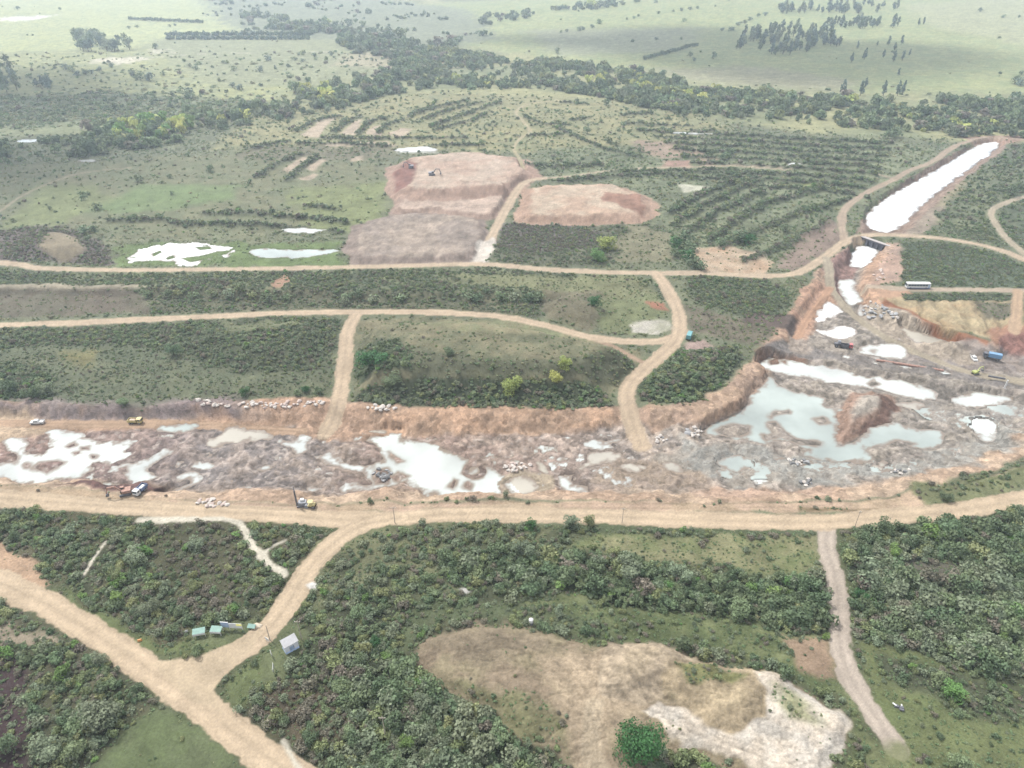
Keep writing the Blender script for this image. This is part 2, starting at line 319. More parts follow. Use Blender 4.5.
bare([(345, 248), (352, 226), (392, 214), (440, 214), (484, 218), (494, 240), (476, 262), (420, 266), (352, 266)], 2.6, 9, A(166, 150, 138), A(190, 174, 158), .6, .2, A(174, 160, 148))
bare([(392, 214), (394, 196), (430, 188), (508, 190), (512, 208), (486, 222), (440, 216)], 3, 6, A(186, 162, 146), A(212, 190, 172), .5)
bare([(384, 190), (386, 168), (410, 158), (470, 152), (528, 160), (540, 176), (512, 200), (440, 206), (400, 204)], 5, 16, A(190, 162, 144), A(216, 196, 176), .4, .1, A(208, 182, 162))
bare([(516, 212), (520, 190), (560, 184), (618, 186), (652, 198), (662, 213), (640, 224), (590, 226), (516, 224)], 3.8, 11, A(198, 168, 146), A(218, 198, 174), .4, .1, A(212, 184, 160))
zone([(604, 190), (640, 194), (650, 206), (640, 214), (620, 206), (600, 198)], A(180, 142, 122), z=4, soft=3, wob=3)
zone([(392, 172), (408, 160), (418, 164), (410, 188), (398, 190)], A(164, 124, 112), z=4, soft=4, wob=2)
# low ridges of old spoil, overgrown
rc = A(108, 112, 92)
for a in ([(674, 225), (700, 208), (744, 187)], [(689, 232), (720, 210), (762, 192)], [(709, 240), (740, 218), (768, 203), (822, 190)], [(724, 247), (765, 228), (800, 213), (850, 200)], [(742, 262), (790, 245), (830, 222)], [(668, 214), (690, 200), (730, 184)]):
    ridge(a, 2.2, 4.5, .95, 2.1, 0, rc)
for i in range(9):
    y0 = 134+i*5.6+i*i*.12
    ridge([(648+i*9, y0-2), (720+i*6, y0+1), (800+i*4, y0+6), (890-i*3, y0+10)], 1.8, 4.5, .92, 2.2, 0, rc)
for a in ([(296, 132), (314, 122), (340, 117)], [(334, 133), (346, 122), (360, 117)], [(358, 134), (368, 123), (388, 118)], [(378, 133), (388, 125), (402, 120)], [(408, 118), (424, 110), (436, 106)],
          [(416, 115), (440, 107), (470, 101)], [(424, 120), (452, 110), (482, 103)], [(430, 127), (466, 115), (500, 103)], [(436, 130), (470, 122), (484, 116)], [(322, 139), (388, 140)], [(396, 139), (467, 139)], [(301, 145), (340, 145), (388, 147)], [(426, 146), (483, 146)],
          [(250, 150), (270, 145), (290, 143)], [(256, 178), (276, 165), (300, 155)], [(288, 181), (302, 168), (316, 158)], [(205, 214), (260, 215), (345, 223)], [(190, 224), (260, 226), (340, 232)], [(110, 222), (160, 220), (190, 226)], [(306, 208), (335, 210)],
          [(620, 117), (650, 115)], [(626, 125), (690, 127)], [(640, 131), (712, 132)], [(560, 103), (585, 104)], [(572, 121), (590, 119)], [(524, 118), (545, 125), (566, 126)], [(516, 137), (560, 136)], [(555, 128), (600, 148), (640, 158)], [(520, 165), (560, 168), (600, 166)], [(560, 182), (600, 178), (660, 175), (720, 180), (760, 184)], [(610, 172), (680, 172), (760, 176)]):
    ridge(a, 2.0, 4.2, .95, 2.1, 0, rc)
# the spoil platform in the foreground
PLAT = [(410, 658), (425, 636), (470, 622), (530, 626), (575, 638), (600, 644), (640, 636), (700, 655), (760, 668), (812, 690), (848, 722), (842, 748), (822, 775), (780, 800), (740, 775), (690, 752), (650, 742), (640, 760), (650, 800), (600, 830), (590, 780), (560, 752), (500, 722), (440, 692)]
I, s = mound(PLAT, 1.6, 4, rough=.1)
zone(PLAT, A(176, 158, 134), .03, 1, 0, soft=2.5, wob=1.5, col2=A(162, 150, 122), z=1)
zone([(450, 624), (540, 628), (560, 650), (480, 660), (430, 650)], A(156, 142, 120), .02, z=1, soft=6, wob=4)
zone([(440, 690), (500, 690), (560, 720), (580, 752), (500, 720)], A(144, 142, 106), .3, 1.1, 0, z=1, soft=6, wob=4)
zone([(540, 660), (600, 650), (640, 700), (610, 745), (625, 800), (600, 830), (588, 770), (560, 700)], A(204, 184, 156), 0, z=1, soft=6, wob=3)
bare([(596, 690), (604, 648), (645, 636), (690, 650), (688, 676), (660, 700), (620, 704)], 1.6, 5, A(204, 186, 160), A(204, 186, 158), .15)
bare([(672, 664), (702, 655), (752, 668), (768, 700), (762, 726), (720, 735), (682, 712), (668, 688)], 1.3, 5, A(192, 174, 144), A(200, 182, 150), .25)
zone([(675, 664), (705, 658), (745, 672), (735, 682), (690, 682)], A(146, 146, 100), .25, 1.0, 0, z=2.5, soft=2, wob=2)
zone([(748, 672), (765, 670), (812, 692), (846, 722), (838, 748), (815, 775), (760, 780), (735, 760), (690, 745), (640, 708), (660, 700), (700, 718), (735, 732), (765, 722), (768, 700)], A(242, 233, 218), .02, z=1.4, soft=1.4, wob=2.5, col2=A(230, 216, 196))
zone([(770, 690), (805, 700), (815, 720), (785, 712)], A(176, 176, 138), .25, 1.0, 0, z=1.4, soft=5, wob=3)
# erosion runnels and crusted sand over the whole platform
pl = [P(a, b, 1) for a, b in PLAT]; I = cand(pl, 2); s, _ = sdist(pl, I, 1); m = ss(s/2); rn = 1-np.abs(fbm(X[I]+n_a[I]*2, Y[I]*1.8, 6, 4, 61)); rn2 = 1-np.abs(fbm(X[I]*1.7, Y[I]+n_b[I], 2.4, 3, 62))
H[I] -= m*.35*rn**4; C[I] *= np.clip(1+m*(.06-.22*rn**5-.16*rn2**4+.10*n_mic[I]), .5, 1.3)[:, None]
# rutted strips across the platform
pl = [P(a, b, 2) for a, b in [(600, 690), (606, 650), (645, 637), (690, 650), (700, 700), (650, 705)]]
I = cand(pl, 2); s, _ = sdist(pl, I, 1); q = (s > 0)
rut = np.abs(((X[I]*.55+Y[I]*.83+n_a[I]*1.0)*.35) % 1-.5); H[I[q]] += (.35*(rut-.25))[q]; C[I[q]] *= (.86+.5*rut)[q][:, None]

# ------------------------------------------------------------------ the excavation
FLOOR = -5.0
RIM = [(-330, 398), (-100, 398), (0, 401), (60, 404), (110, 408), (180, 404), (230, 402), (300, 400), (330, 401), (345, 404), (420, 409), (520, 409), (610, 407), (650, 405), (690, 406), (720, 394), (742, 376), (752, 362), (760, 350), (775, 338), (788, 318), (800, 296), (815, 274), (830, 260), (850, 247), (872, 241.5),
       (893, 243.5), (888, 256), (880, 270), (872, 286), (880, 300), (902, 312), (940, 332), (985, 342), (1000, 336), (1024, 337), (1150, 345), (1500, 380), (1500, 400), (1200, 410), (1060, 430), (1030, 448), (985, 468), (930, 484), (880, 494), (800, 500), (700, 502), (600, 499), (520, 498), (420, 500), (300, 502), (200, 499), (150, 495), (100, 489), (0, 483), (-330, 474)]
pts = [P(a, b) for a, b in RIM]; IP = cand(pts, 8); sp, _ = sdist(pts, IP, 1.6)
wd = 13+5*n_mid[IP]
tp_ = ss((sp+.5)/wd)
floor_h = FLOOR+.6+n_rock[IP]*.75+n_fine[IP]*.3+n_mic[IP]*.22+ss(.5+n_mid[IP]*1.2)*.5
H[IP] = H[IP]*(1-tp_)+floor_h*tp_+(tp_*(1-tp_)*4)*n_rock[IP]*.5
pm = ss((sp+1.5)/1.5)
c = ORANGE*(1-ss(.5+n_mid[IP]))[:, None]+A(204, 170, 144)*ss(.5+n_mid[IP])[:, None]
nb_ = ss((205+.25*np.maximum(0, X[IP]-110)-Y[IP])/12)[:, None]; c = c*(1-nb_)+(A(212, 188, 162)*(1-.5*ss(.5+n_mid[IP])[:, None])+A(196, 164, 140)*.5*ss(.5+n_mid[IP])[:, None])*nb_
c = c*(1+.14*n_fine[IP]+.08*n_mic[IP])[:, None]
# floor colours vary along the works
xf = X[IP]
def along(stops):
    xs = [P(s_[0], 460, -4)[0] for s_ in stops]; return np.stack([np.interp(xf, xs, [s_[1][k] for s_ in stops]) for k in range(3)], 1)
f1 = along([(-200, A(186, 158, 144)), (0, A(186, 160, 146)), (140, A(178, 158, 148)), (200, A(182, 168, 158)), (310, A(184, 168, 154)), (400, A(192, 170, 152)), (480, A(190, 170, 154)), (560, A(190, 172, 158)), (660, A(190, 174, 158)), (760, A(186, 174, 160)), (1000, A(184, 174, 160))])
f2 = along([(-200, A(160, 132, 122)), (0, A(160, 134, 124)), (140, A(152, 134, 128)), (200, A(150, 142, 138)), (310, A(152, 142, 136)), (400, A(172, 148, 134)), (560, A(168, 150, 138)), (660, A(158, 150, 142)), (760, A(162, 152, 142)), (1000, A(162, 154, 144))])
tt = ss(.5+n_rock[IP]*1.1)[:, None]; cf = f1*tt+f2*(1-tt)
ang = vnoise((X[IP]*.8+Y[IP]*.6+n_a[IP]*2)/1.6, (Y[IP]*.8-X[IP]*.6)/5.5, 41)
cf = cf*np.clip(1+.30*n_fine[IP]+.22*n_mic[IP]+.3*(ang-.5), .45, 1.6)[:, None]
lt = ss((vnoise(X[IP]/2.3, Y[IP]/1.5, 43)-.74)/.12)[:, None]*.55; cf = cf*(1-lt)+A(222, 208, 196)*lt
tm = ss((sp-5.5)/5)[:, None]; c = c*(1-tm)+cf*tm
C[IP] = C[IP]*(1-pm[:, None])+c*pm[:, None]; DN[IP] *= (1-pm); PITM[IP] = pm
Z = FLOOR
# banks and benches
zone([(-330, 477), (0, 486), (100, 491), (200, 501), (300, 504), (420, 503), (600, 502), (800, 503), (880, 498), (960, 482), (1030, 462), (1200, 425), (1300, 440), (1040, 480), (960, 505), (880, 513), (600, 512), (330, 514), (200, 506), (0, 494), (-330, 485)], TAN, .01, 1, 0, soft=2, wob=1.5, col2=A(206, 180, 156))
zone([(920, 484), (975, 478), (1024, 462), (1100, 440), (1200, 430), (1200, 460), (1040, 486), (975, 500), (925, 507), (915, 498)], A(138, 142, 104), .35, 1.2, 0, soft=3, wob=2.5)
zone([(800, 508), (880, 509), (870, 512), (800, 512)], A(150, 132, 104), .3, 1, 0, soft=1.5, wob=1)
zone([(-330, 400), (0, 405), (100, 410), (240, 405), (240, 416), (100, 422), (0, 418), (-330, 415)], A(170, 156, 150), z=-2.5, soft=9, wob=5, col2=A(150, 136, 134))
zone([(-330, 415), (30, 415), (70, 424), (40, 434), (0, 440), (-330, 440)], A(214, 190, 162), z=-4.2, soft=4, wob=3)
zone([(50, 422), (250, 420), (330, 418), (330, 426), (180, 428), (60, 430)], A(200, 168, 142), z=-4.2, soft=3, wob=2)
zone([(330, 412), (430, 412), (620, 412), (622, 426), (520, 432), (420, 430), (330, 436), (300, 430)], A(206, 176, 150), z=-2.8, soft=3, wob=2, col2=A(204, 170, 142))
zone([(300, 415), (345, 405), (400, 440), (330, 440), (300, 430)], A(206, 174, 148), z=-3.6, soft=4, wob=3)
zone([(645, 408), (690, 408), (720, 397), (750, 368), (762, 372), (735, 402), (705, 420), (650, 430)], A(206, 178, 156), z=-3, soft=2.5, wob=2, col2=A(204, 176, 150))
zone([(762, 350), (800, 300), (818, 275), (850, 262), (846, 285), (836, 300), (815, 325), (800, 345)], A(210, 180, 154), z=-3, soft=4, wob=2, col2=A(198, 162, 138))
zone([(770, 345), (795, 340), (812, 350), (800, 366), (764, 362), (750, 355)], A(176, 158, 142), z=-2, soft=4, wob=2, col2=A(160, 130, 112))
zone([(742, 310), (800, 316), (795, 330), (740, 322)], A(120, 106, 98), soft=3, wob=2)
zone([(820, 270), (850, 250), (862, 262), (840, 300), (828, 292)], A(168, 138, 128), z=-2.8, soft=3, wob=1)
zone([(893, 246), (900, 246), (900, 284), (868, 290), (876, 272)], A(190, 166, 150), .02, z=-2, soft=3, wob=2, col2=A(202, 172, 152))
zone([(862, 290), (905, 288), (920, 296), (900, 310), (875, 302)], A(208, 172, 144), .02, soft=3, wob=2)
# cut slope right of the canal: yellow-tan with gullies, orange scarp under it
GUL = [(880, 297), (950, 296), (1010, 300), (1024, 312), (1024, 332), (985, 336), (940, 328), (905, 312)]
zone(GUL, A(216, 198, 160), .0, soft=3, wob=2, col2=A(196, 172, 136))
zone([(975, 300), (1016, 302), (1012, 318), (985, 318)], A(140, 134, 114), .3, 1.3, 0, soft=4, wob=2)
zone([(905, 294), (1014, 294), (1014, 300), (905, 299)], A(100, 110, 88), .9, 1.5, 0, soft=1.5, wob=1)
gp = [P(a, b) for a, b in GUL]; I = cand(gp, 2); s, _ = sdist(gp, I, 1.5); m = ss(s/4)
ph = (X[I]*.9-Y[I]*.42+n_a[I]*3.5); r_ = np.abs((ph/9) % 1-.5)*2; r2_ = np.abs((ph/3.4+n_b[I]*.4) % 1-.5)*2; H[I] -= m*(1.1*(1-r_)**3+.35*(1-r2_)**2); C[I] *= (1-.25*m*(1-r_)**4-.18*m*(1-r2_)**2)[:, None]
zone([(884, 302), (905, 314), (942, 333), (985, 344), (985, 350), (940, 344), (900, 326), (880, 312)], A(182, 130, 100), 0, z=-2.5, soft=2, wob=1, col2=A(160, 112, 86))
zone([(985, 330), (1024, 326), (1200, 330), (1200, 350), (1024, 348), (990, 345)], A(200, 156, 128), 0, soft=3, wob=2, z=-1, col2=A(176, 136, 114))
I, s = mound([(1000, 352), (998, 338), (1012, 332), (1030, 334), (1045, 345), (1030, 354)], -1.6, 4)
zone([(1000, 352), (998, 338), (1012, 333), (1030, 334), (1045, 345), (1030, 354)], A(170, 128, 116), 0, z=-1, soft=2, wob=1)
zone([(760, 356), (830, 362), (900, 372), (1000, 388), (1100, 392), (1100, 384), (1000, 380), (900, 362), (830, 352), (780, 346)], A(160, 152, 144), z=Z, soft=3, wob=1, col2=A(144, 138, 134))
ridge([(768, 352), (800, 362-8), (850, 362), (920, 372), (1000, 384), (1060, 388)], 1.8, 6)
zone([(905, 340), (1000, 352), (1040, 362), (1040, 380), (960, 372), (900, 360)], A(176, 162, 150), z=Z, soft=5, wob=4, col2=A(158, 150, 146))
zone([(860, 306), (900, 320), (960, 352), (985, 362), (960, 366), (900, 350), (870, 332), (850, 318)], A(190, 176, 158), z=Z, soft=3, wob=2)
# the grey hump standing in the right pond
I, s = mound([(833, 440), (836, 412), (848, 396), (872, 392), (894, 398), (902, 414), (880, 424), (862, 434), (846, 446)], 3.6, 9, z=Z, wob=1, rough=.4)
hp = [P(a, b, Z) for a, b in [(833, 440), (836, 412), (848, 396), (872, 392), (894, 398), (902, 414), (880, 424), (862, 434), (846, 446)]]
I = cand(hp, 2); s, _ = sdist(hp, I, 1); m = ss(s/2+.3)
c = A(178, 150, 132)*(1-ss((s-4)/3))[:, None]+A(200, 190, 176)*ss((s-4)/3)[:, None]
C[I] = C[I]*(1-m[:, None])+c*m[:, None]*(1+.12*n_fine[I])[:, None]
zone([(875, 398), (900, 402), (898, 418), (866, 432), (855, 430), (880, 412)], A(138, 112, 100), z=Z+2, soft=3, wob=2)
# wet blue-grey mud round the right ponds
zone([(690, 440), (720, 448), (800, 458), (870, 462), (950, 455), (1000, 430), (1030, 440), (980, 462), (900, 480), (800, 488), (700, 482), (650, 470)], A(192, 182, 168), z=Z, soft=5, wob=5, col2=A(174, 172, 164))
zone([(900, 400), (960, 410), (1020, 404), (1060, 410), (1000, 425), (900, 420)], A(188, 178, 164), z=Z, soft=4, wob=4, col2=A(170, 164, 156))
zone([(700, 488), (760, 486), (800, 490), (830, 486), (830, 498), (700, 500)], A(204, 176, 154), z=-2.8, soft=3, wob=3)
zone([(620, 460), (700, 470), (720, 495), (620, 496), (590, 480)], A(188, 170, 150), z=Z, soft=4, wob=4, col2=A(170, 154, 140))
zone([(500, 474), (545, 476), (550, 494), (500, 494)], A(200, 184, 160), z=Z, soft=3, wob=3)
zone([(100, 484), (160, 488), (170, 498), (110, 498), (60, 490)], A(124, 96, 90), z=-3.6, soft=3, wob=2)
zone([(0, 484), (100, 492), (160, 500), (60, 500), (0, 494)], A(208, 184, 154), soft=2, wob=1)

# the canal beyond the causeway
CAN = [(858, 233), (868, 210), (895, 188), (930, 168), (960, 150), (985, 138.5), (1006, 140.5), (1003, 149), (962, 180), (932, 206), (908, 233)]
pts = [P(a, b) for a, b in CAN]; I = cand(pts, 6); s, _ = sdist(pts, I, 1.5); m = ss(s/8)
H[I] = H[I]*(1-m)-4.6*m; pm = ss((s+2)/2)
C[I] = C[I]*(1-pm[:, None])+(A(172, 150, 134)*(1+.15*n_fine[I])[:, None])*pm[:, None]; DN[I] *= 1-pm; PITM[I] = np.maximum(PITM[I], pm)
zone([(905, 232), (935, 205), (945, 206), (925, 234)], A(178, 164, 146), .05, soft=4, wob=3)
zone([(775, 268), (812, 232), (835, 222), (845, 236), (815, 262), (795, 272)], A(160, 142, 128), .12, 1.3, 3, soft=5, wob=3)
zone([(960, 136), (1024, 134), (1020, 142), (970, 142)], A(196, 164, 144), .05, soft=6, wob=4)

# ------------------------------------------------------------------ roads
pk = A(200, 182, 162)
road([(855, 285), (868, 286), (900, 288.5), (950, 289.5), (1024, 290.5), (1160, 293), (1500, 300)], 5, A(204, 186, 164), verge=1.5)
road([(1018, 291), (1017, 310), (1014, 332)], 5, A(208, 180, 150), verge=1.5)
road([(1500, 180), (1100, 188), (1030, 196), (1000, 205), (991, 213), (997, 226), (1008, 240), (1028, 256)], 4.5, A(198, 184, 160), verge=1.5)
road([(846, 243), (842, 224), (846, 208), (868, 192), (895, 179), (908, 171), (932, 162), (950, 149), (966, 142), (990, 137), (1030, 140)], 5, A(196, 176, 154), verge=2)
road([(895, 179), (885, 176), (870, 172)], 3, A(190, 172, 148), verge=1.5)
road([(-20, 216), (0, 211), (20, 197), (50, 183), (82, 173), (130, 168)], 2.6, A(176, 166, 140), verge=1, tracks=False)
road([(539, 179), (570, 176), (600, 172), (632, 169), (662, 167.5), (692, 167), (732, 166), (790, 170)], 3.5, A(198, 182, 156), verge=1, tracks=False)
road([(524, 172), (519, 158), (514, 148), (521, 138), (530, 132), (524, 122), (516, 112), (530, 104), (560, 100)], 3.2, A(196, 184, 150), verge=1, tracks=False)
road([(130, 60), (200, 54), (330, 52)], 3.5, A(200, 196, 170), verge=1, tracks=False)
road([(480, 262), (487, 246), (498, 224), (511, 200), (519, 188), (528, 181), (545, 178)], 6, A(216, 195, 168), verge=2)
zone([(472, 262), (476, 246), (490, 236), (496, 244), (488, 262)], A(236, 226, 212), soft=2, wob=2)
road([(590, 338), (612, 346), (632, 357), (644, 363)], 3, A(190, 164, 140), verge=1)
road([(-500, 333), (-200, 329), (0, 325), (100, 321.5), (200, 317), (300, 312.5), (350, 312), (420, 312), (480, 314.5), (520, 320), (560, 329), (590, 337), (620, 341), (660, 341), (684, 332)], 5.8, A(218, 196, 168))
road([(-500, 245), (-200, 254), (0, 263), (40, 268), (120, 270), (200, 269.5), (300, 268), (400, 266), (480, 264), (540, 269), (600, 272), (660, 273), (700, 273), (760, 276), (796, 273), (823, 258), (847, 241), (872, 235), (920, 236.5), (960, 241), (1000, 250), (1030, 262), (1100, 290), (1200, 330)], 5.6, A(216, 195, 168))
road([(826, 258, 0), (829, 272, -1), (831, 288, -3), (838, 297, -3.8), (850, 311, -4.3), (866, 325, -4.4), (886, 338, -4.4), (915, 352, -4.4), (950, 366, -4.3), (985, 376, -4.3), (1060, 386, -4.3)], 5, A(188, 176, 154), verge=1.5)
road([(830, 288, -3), (820, 302, -4), (806, 322, -4), (797, 338, -3.6)], 4.5, A(204, 166, 138), verge=3)
road([(356, 315), (348, 330), (345, 355), (342, 380), (338, 402), (333, 420, -4), (325, 434, -4.4)], 6.6, A(216, 194, 166), verge=3)
road([(656, 273), (668, 290), (676, 306), (680, 322), (676, 340), (660, 356), (642, 372), (630, 385), (627, 398, 0), (630, 414, -2), (636, 432, -3.7), (641, 446, -4.3)], 7, A(216, 194, 166), verge=3)
road([(300, 432, -4.4), (180, 424, -4.4), (60, 424, -4.4), (-200, 420, -4.4)], 5, A(206, 176, 148), verge=4, tracks=True)
road([(560, 524), (600, 750)], .01, ROADC, verge=.01) if False else None
road([(828, 524), (827, 548), (836, 580), (839, 620), (841, 652), (856, 688), (880, 722), (897, 750)], 6.0, A(204, 190, 174), verge=2)
zone([(585, 700), (604, 700), (602, 740), (616, 780), (650, 860), (625, 860), (592, 790), (582, 745)], A(212, 194, 166), 0, z=1, soft=1.5, wob=1)
road([(-420, 468), (-200, 484), (0, 498), (100, 505), (200, 511), (300, 516), (350, 520), (400, 518), (450, 514), (520, 514), (622, 517), (740, 521), (820, 522), (880, 518), (940, 513), (1000, 503), (1060, 491), (1160, 465), (1350, 410)], 7.5, ROADC, verge=2.5)
road([(400, 517), (362, 526), (335, 542), (312, 565), (294, 592), (280, 615), (262, 636), (238, 652), (212, 672), (196, 690)], 7.0, A(222, 200, 170))
road([(-300, 500), (-150, 535), (-30, 572), (20, 592), (70, 618), (120, 650), (165, 680), (200, 704), (235, 732), (275, 762), (330, 800), (460, 880)], 7.6, ROADC)
APR = [(150, 664), (200, 656), (262, 630), (252, 650), (226, 672), (214, 690), (222, 712), (190, 700)]
I, m = zone(APR, A(216, 196, 166), 0, soft=1, wob=.5); ROAD[I[m > .5]] = True; H[I] = H[I]*(1-m)+base(X[I], Y[I])*m
# pale washed gullies in the scrub and the white spill at the junction
wh = A(236, 228, 208)
for a, w_ in (([(140, 520), (180, 521), (215, 520), (236, 522), (245, 530)], 2.2), ([(245, 528), (252, 542), (262, 556), (270, 566), (282, 576)], 2.4), ([(262, 556), (275, 545), (285, 541)], 1.2), ([(80, 578), (92, 560), (106, 542)], 1.2), ([(285, 738), (290, 750), (300, 766)], 1.0)):
    road(a, w_, wh, verge=.8, tracks=False, wob=1.0, solid=False, soft=1.2)
for q in ([(305, 584), (312, 581), (319, 584), (316, 589), (308, 588)], [(459, 588), (466, 586), (472, 589), (466, 592)]):
    zone(q, A(246, 243, 234), 0, soft=1, wob=.5)
zone([(632, 333), (633, 323), (652, 319), (672, 322), (676, 328), (660, 334)], A(226, 220, 206), .02, soft=2, wob=2, col2=A(180, 178, 156))
zone([(786, 336), (800, 335), (812, 346), (796, 352)], A(186, 172, 158), z=-2, soft=2, wob=2)
zone([(686, 343), (705, 340), (715, 345), (700, 352), (680, 352)], A(196, 172, 160), .02, soft=3, wob=1.5)

# wheel marks on bare soil
for a in ([(500, 640), (540, 655), (580, 690), (600, 730), (604, 780)], [(450, 660), (500, 665), (560, 690), (590, 720)], [(620, 690), (600, 700), (590, 740), (596, 790)], [(640, 712), (680, 722), (730, 748), (780, 770)], [(650, 706), (700, 730), (760, 752)], [(560, 648), (600, 672), (616, 700)], [(520, 700), (560, 700), (600, 690), (640, 700)], [(600, 655), (640, 648), (680, 655)], [(604, 668), (650, 660), (690, 668)], [(610, 684), (650, 678), (690, 684)]):
    ruts(a, 1.6)
for a in ([(900, 500), (950, 490), (1000, 474), (1060, 452)], [(860, 503), (920, 494), (975, 478), (1040, 452)], [(930, 488), (960, 482), (1010, 462), (1060, 440)], [(0, 488), (100, 495), (200, 504), (300, 508)], [(300, 507), (420, 506), (560, 504)], [(560, 506), (700, 506), (830, 503)], [(0, 490), (80, 497), (160, 503)]):
    ruts(a, 0, dark=.2)
for a in ([(20, 424), (60, 425), (140, 427), (240, 426), (320, 432)], [(-20, 434), (30, 428), (90, 427)], [(300, 434), (360, 438), (400, 446)]): ruts(a, -4.4, dark=.2)
for a in ([(390, 162), (450, 160), (520, 172)], [(400, 170), (460, 174), (520, 176)], [(420, 200), (480, 204), (510, 196)]): ruts(a, 5, 3, .8, .14)
for a in ([(524, 205), (580, 200), (640, 198)], [(520, 214), (570, 208), (620, 202)], [(530, 196), (580, 190), (630, 192)]): ruts(a, 5, 3, .8, .14)
zone([(880, 742), (900, 736), (925, 748), (930, 775), (890, 772)], A(134, 140, 98), .2, 1.2, 0, soft=5, wob=4, k=.85)
for q in ([(278, 628), (292, 622), (308, 632), (304, 652), (286, 662), (276, 648)], [(190, 628), (262, 618), (266, 634), (240, 646), (190, 646)], [(262, 640), (278, 636), (284, 680), (262, 684)]):
    keepC = C[ROAD].copy(); zone(q, A(124, 132, 96), .04, 1, 0, soft=2, wob=.6, k=.9); C[ROAD] = keepC
# ------------------------------------------------------------------ ponds
POND = []       # (outline px, level, colour class, wobble)
def pond(px, level=Z, kind='white', wob=1.1, isl=(), depth=.7, sm=True, speck=0.0):
    o = [P(a, b, level) for a, b in px]
    if sm: o = closed_spline(o, 2)
    I = cand(o, 4+wob*2); s, _ = sdist(o, I, wob)
    s = s+(1.1*n_rock[I]+.7*n_fine[I]+.4*n_mic[I])*min(1, wob)-speck*np.maximum(0, n_fine[I]+.1)
    for ip in isl:
        q = [P(a, b, level) for a, b in ip]; s2, _ = sdist(q, I, .8); s = np.minimum(s, -s2)
    m = ss((s+2.2)/2.2)       # 1 inside
    shore = level+np.clip(-s*.16+.05*n_mic[I], -depth, .5)
    inn = s > -2.5
    H[I[inn]] = np.where(s[inn] > -1.2, shore[inn], H[I[inn]]*(1-ss((s[inn]+2.5)/1.3))+shore[inn]*ss((s[inn]+2.5)/1.3))
    dk = ss((s+1.4)/1.2)*.22; C[I] *= (1-dk)[:, None]; DN[I] *= (1-ss((s+1)/1.0))
    ROAD[I[s > 0]] = False
    POND.append((I[s > -1.3], level, kind))
pond([(44, 433), (56, 430), (84, 432), (88, 437), (109, 441), (135, 442), (128, 449), (131, 454), (114, 467), (98, 463), (90, 467), (96, 471), (72, 477), (49, 479), (35, 483), (0, 480), (-80, 478), (-80, 457), (0, 464), (16, 458), (8, 451), (4, 441), (13, 437), (29, 443), (22, 449), (33, 454), (49, 447)],
     isl=[[(33, 467), (40, 462), (60, 460), (64, 462), (48, 472), (40, 470)], [(74, 452), (80, 451), (79, 454), (75, 455)], [(82, 447), (90, 446), (90, 449), (83, 449)], [(24, 463), (30, 463), (29, 467), (25, 467)], [(67, 446), (75, 443), (76, 445), (69, 447)], [(90, 456), (95, 456), (94, 459), (91, 459)]])
pond([(162, 447), (170, 454), (158, 465), (151, 470), (156, 477), (139, 486), (127, 484), (131, 477), (120, 469), (107, 474), (109, 470), (123, 464), (153, 458)], isl=[[(119, 468), (127, 467), (127, 472), (120, 473)]])
pond([(104, 484), (112, 482), (124, 483), (126, 486), (112, 487)])
pond([(158, 432), (160, 426), (188, 425), (202, 427), (186, 432), (170, 433)], kind='teal')
pond([(207, 446), (212, 440), (222, 435), (225, 429), (244, 427), (265, 432), (276, 435), (269, 440), (248, 439), (230, 442), (214, 448)], kind='beige')
pond([(276, 442), (283, 437), (293, 444), (303, 436), (312, 437), (306, 444), (308, 451), (297, 454), (290, 447)])
pond([(310, 455), (318, 457), (332, 453), (340, 460), (362, 466), (380, 462), (383, 456), (378, 448), (362, 441), (375, 437), (392, 434), (403, 434), (404, 440), (429, 441), (446, 449), (468, 460), (470, 468), (483, 465), (498, 470), (506, 476), (512, 490), (500, 495), (470, 496), (443, 496), (422, 491), (404, 483), (387, 487), (343, 493), (346, 485), (370, 482), (360, 472), (340, 467), (322, 462)],
     isl=[[(371, 476), (375, 470), (386, 469), (392, 476), (388, 483), (374, 483)], [(390, 477), (398, 473), (407, 477), (398, 482)], [(464, 474), (466, 465), (478, 464), (485, 470), (483, 478), (474, 480)], [(388, 452), (398, 458), (404, 461), (398, 463), (390, 457)], [(449, 487), (454, 480), (457, 482), (452, 489)], [(463, 487), (468, 482), (473, 485), (470, 490)]])
pond([(467.5, 472), (470, 467.5), (478, 467.5), (481, 472), (477, 475), (470, 475)], wob=.3)
pond([(192, 466), (200, 463), (215, 463), (213, 468), (202, 472), (196, 470)])
pond([(176, 480), (182, 474), (192, 472), (204, 475), (201, 483), (184, 491), (168, 498), (164, 496), (176, 488), (190, 483), (188, 479), (180, 482)], wob=.7)
pond([(232, 490), (244, 486), (252, 489), (246, 492)]); pond([(258, 470), (269, 464), (272, 469), (262, 472)]); pond([(307, 486), (318, 488), (316, 490), (309, 490)])
pond([(174, 468), (178, 461), (187, 462), (180, 468)]); pond([(206, 454), (213, 453), (214, 457), (209, 458)]); pond([(318, 442), (327, 441), (325, 445)]); pond([(366, 433), (370, 431), (383, 431), (385, 434)], kind='beige')
pond([(584, 444), (592, 441), (603, 440), (622, 439), (612, 446), (614, 450), (592, 451)]); pond([(557, 474), (586, 466), (586, 455), (600, 452), (619, 453), (617, 461), (592, 467), (578, 471), (566, 476)], kind='beige')
pond([(556, 480), (564, 474), (576, 473), (570, 480), (572, 484), (588, 486), (588, 495), (568, 494), (558, 488)]); pond([(557, 459), (566, 460), (561, 463), (556, 462)]); pond([(534, 461), (543, 463), (548, 474), (538, 472)], kind='beige')
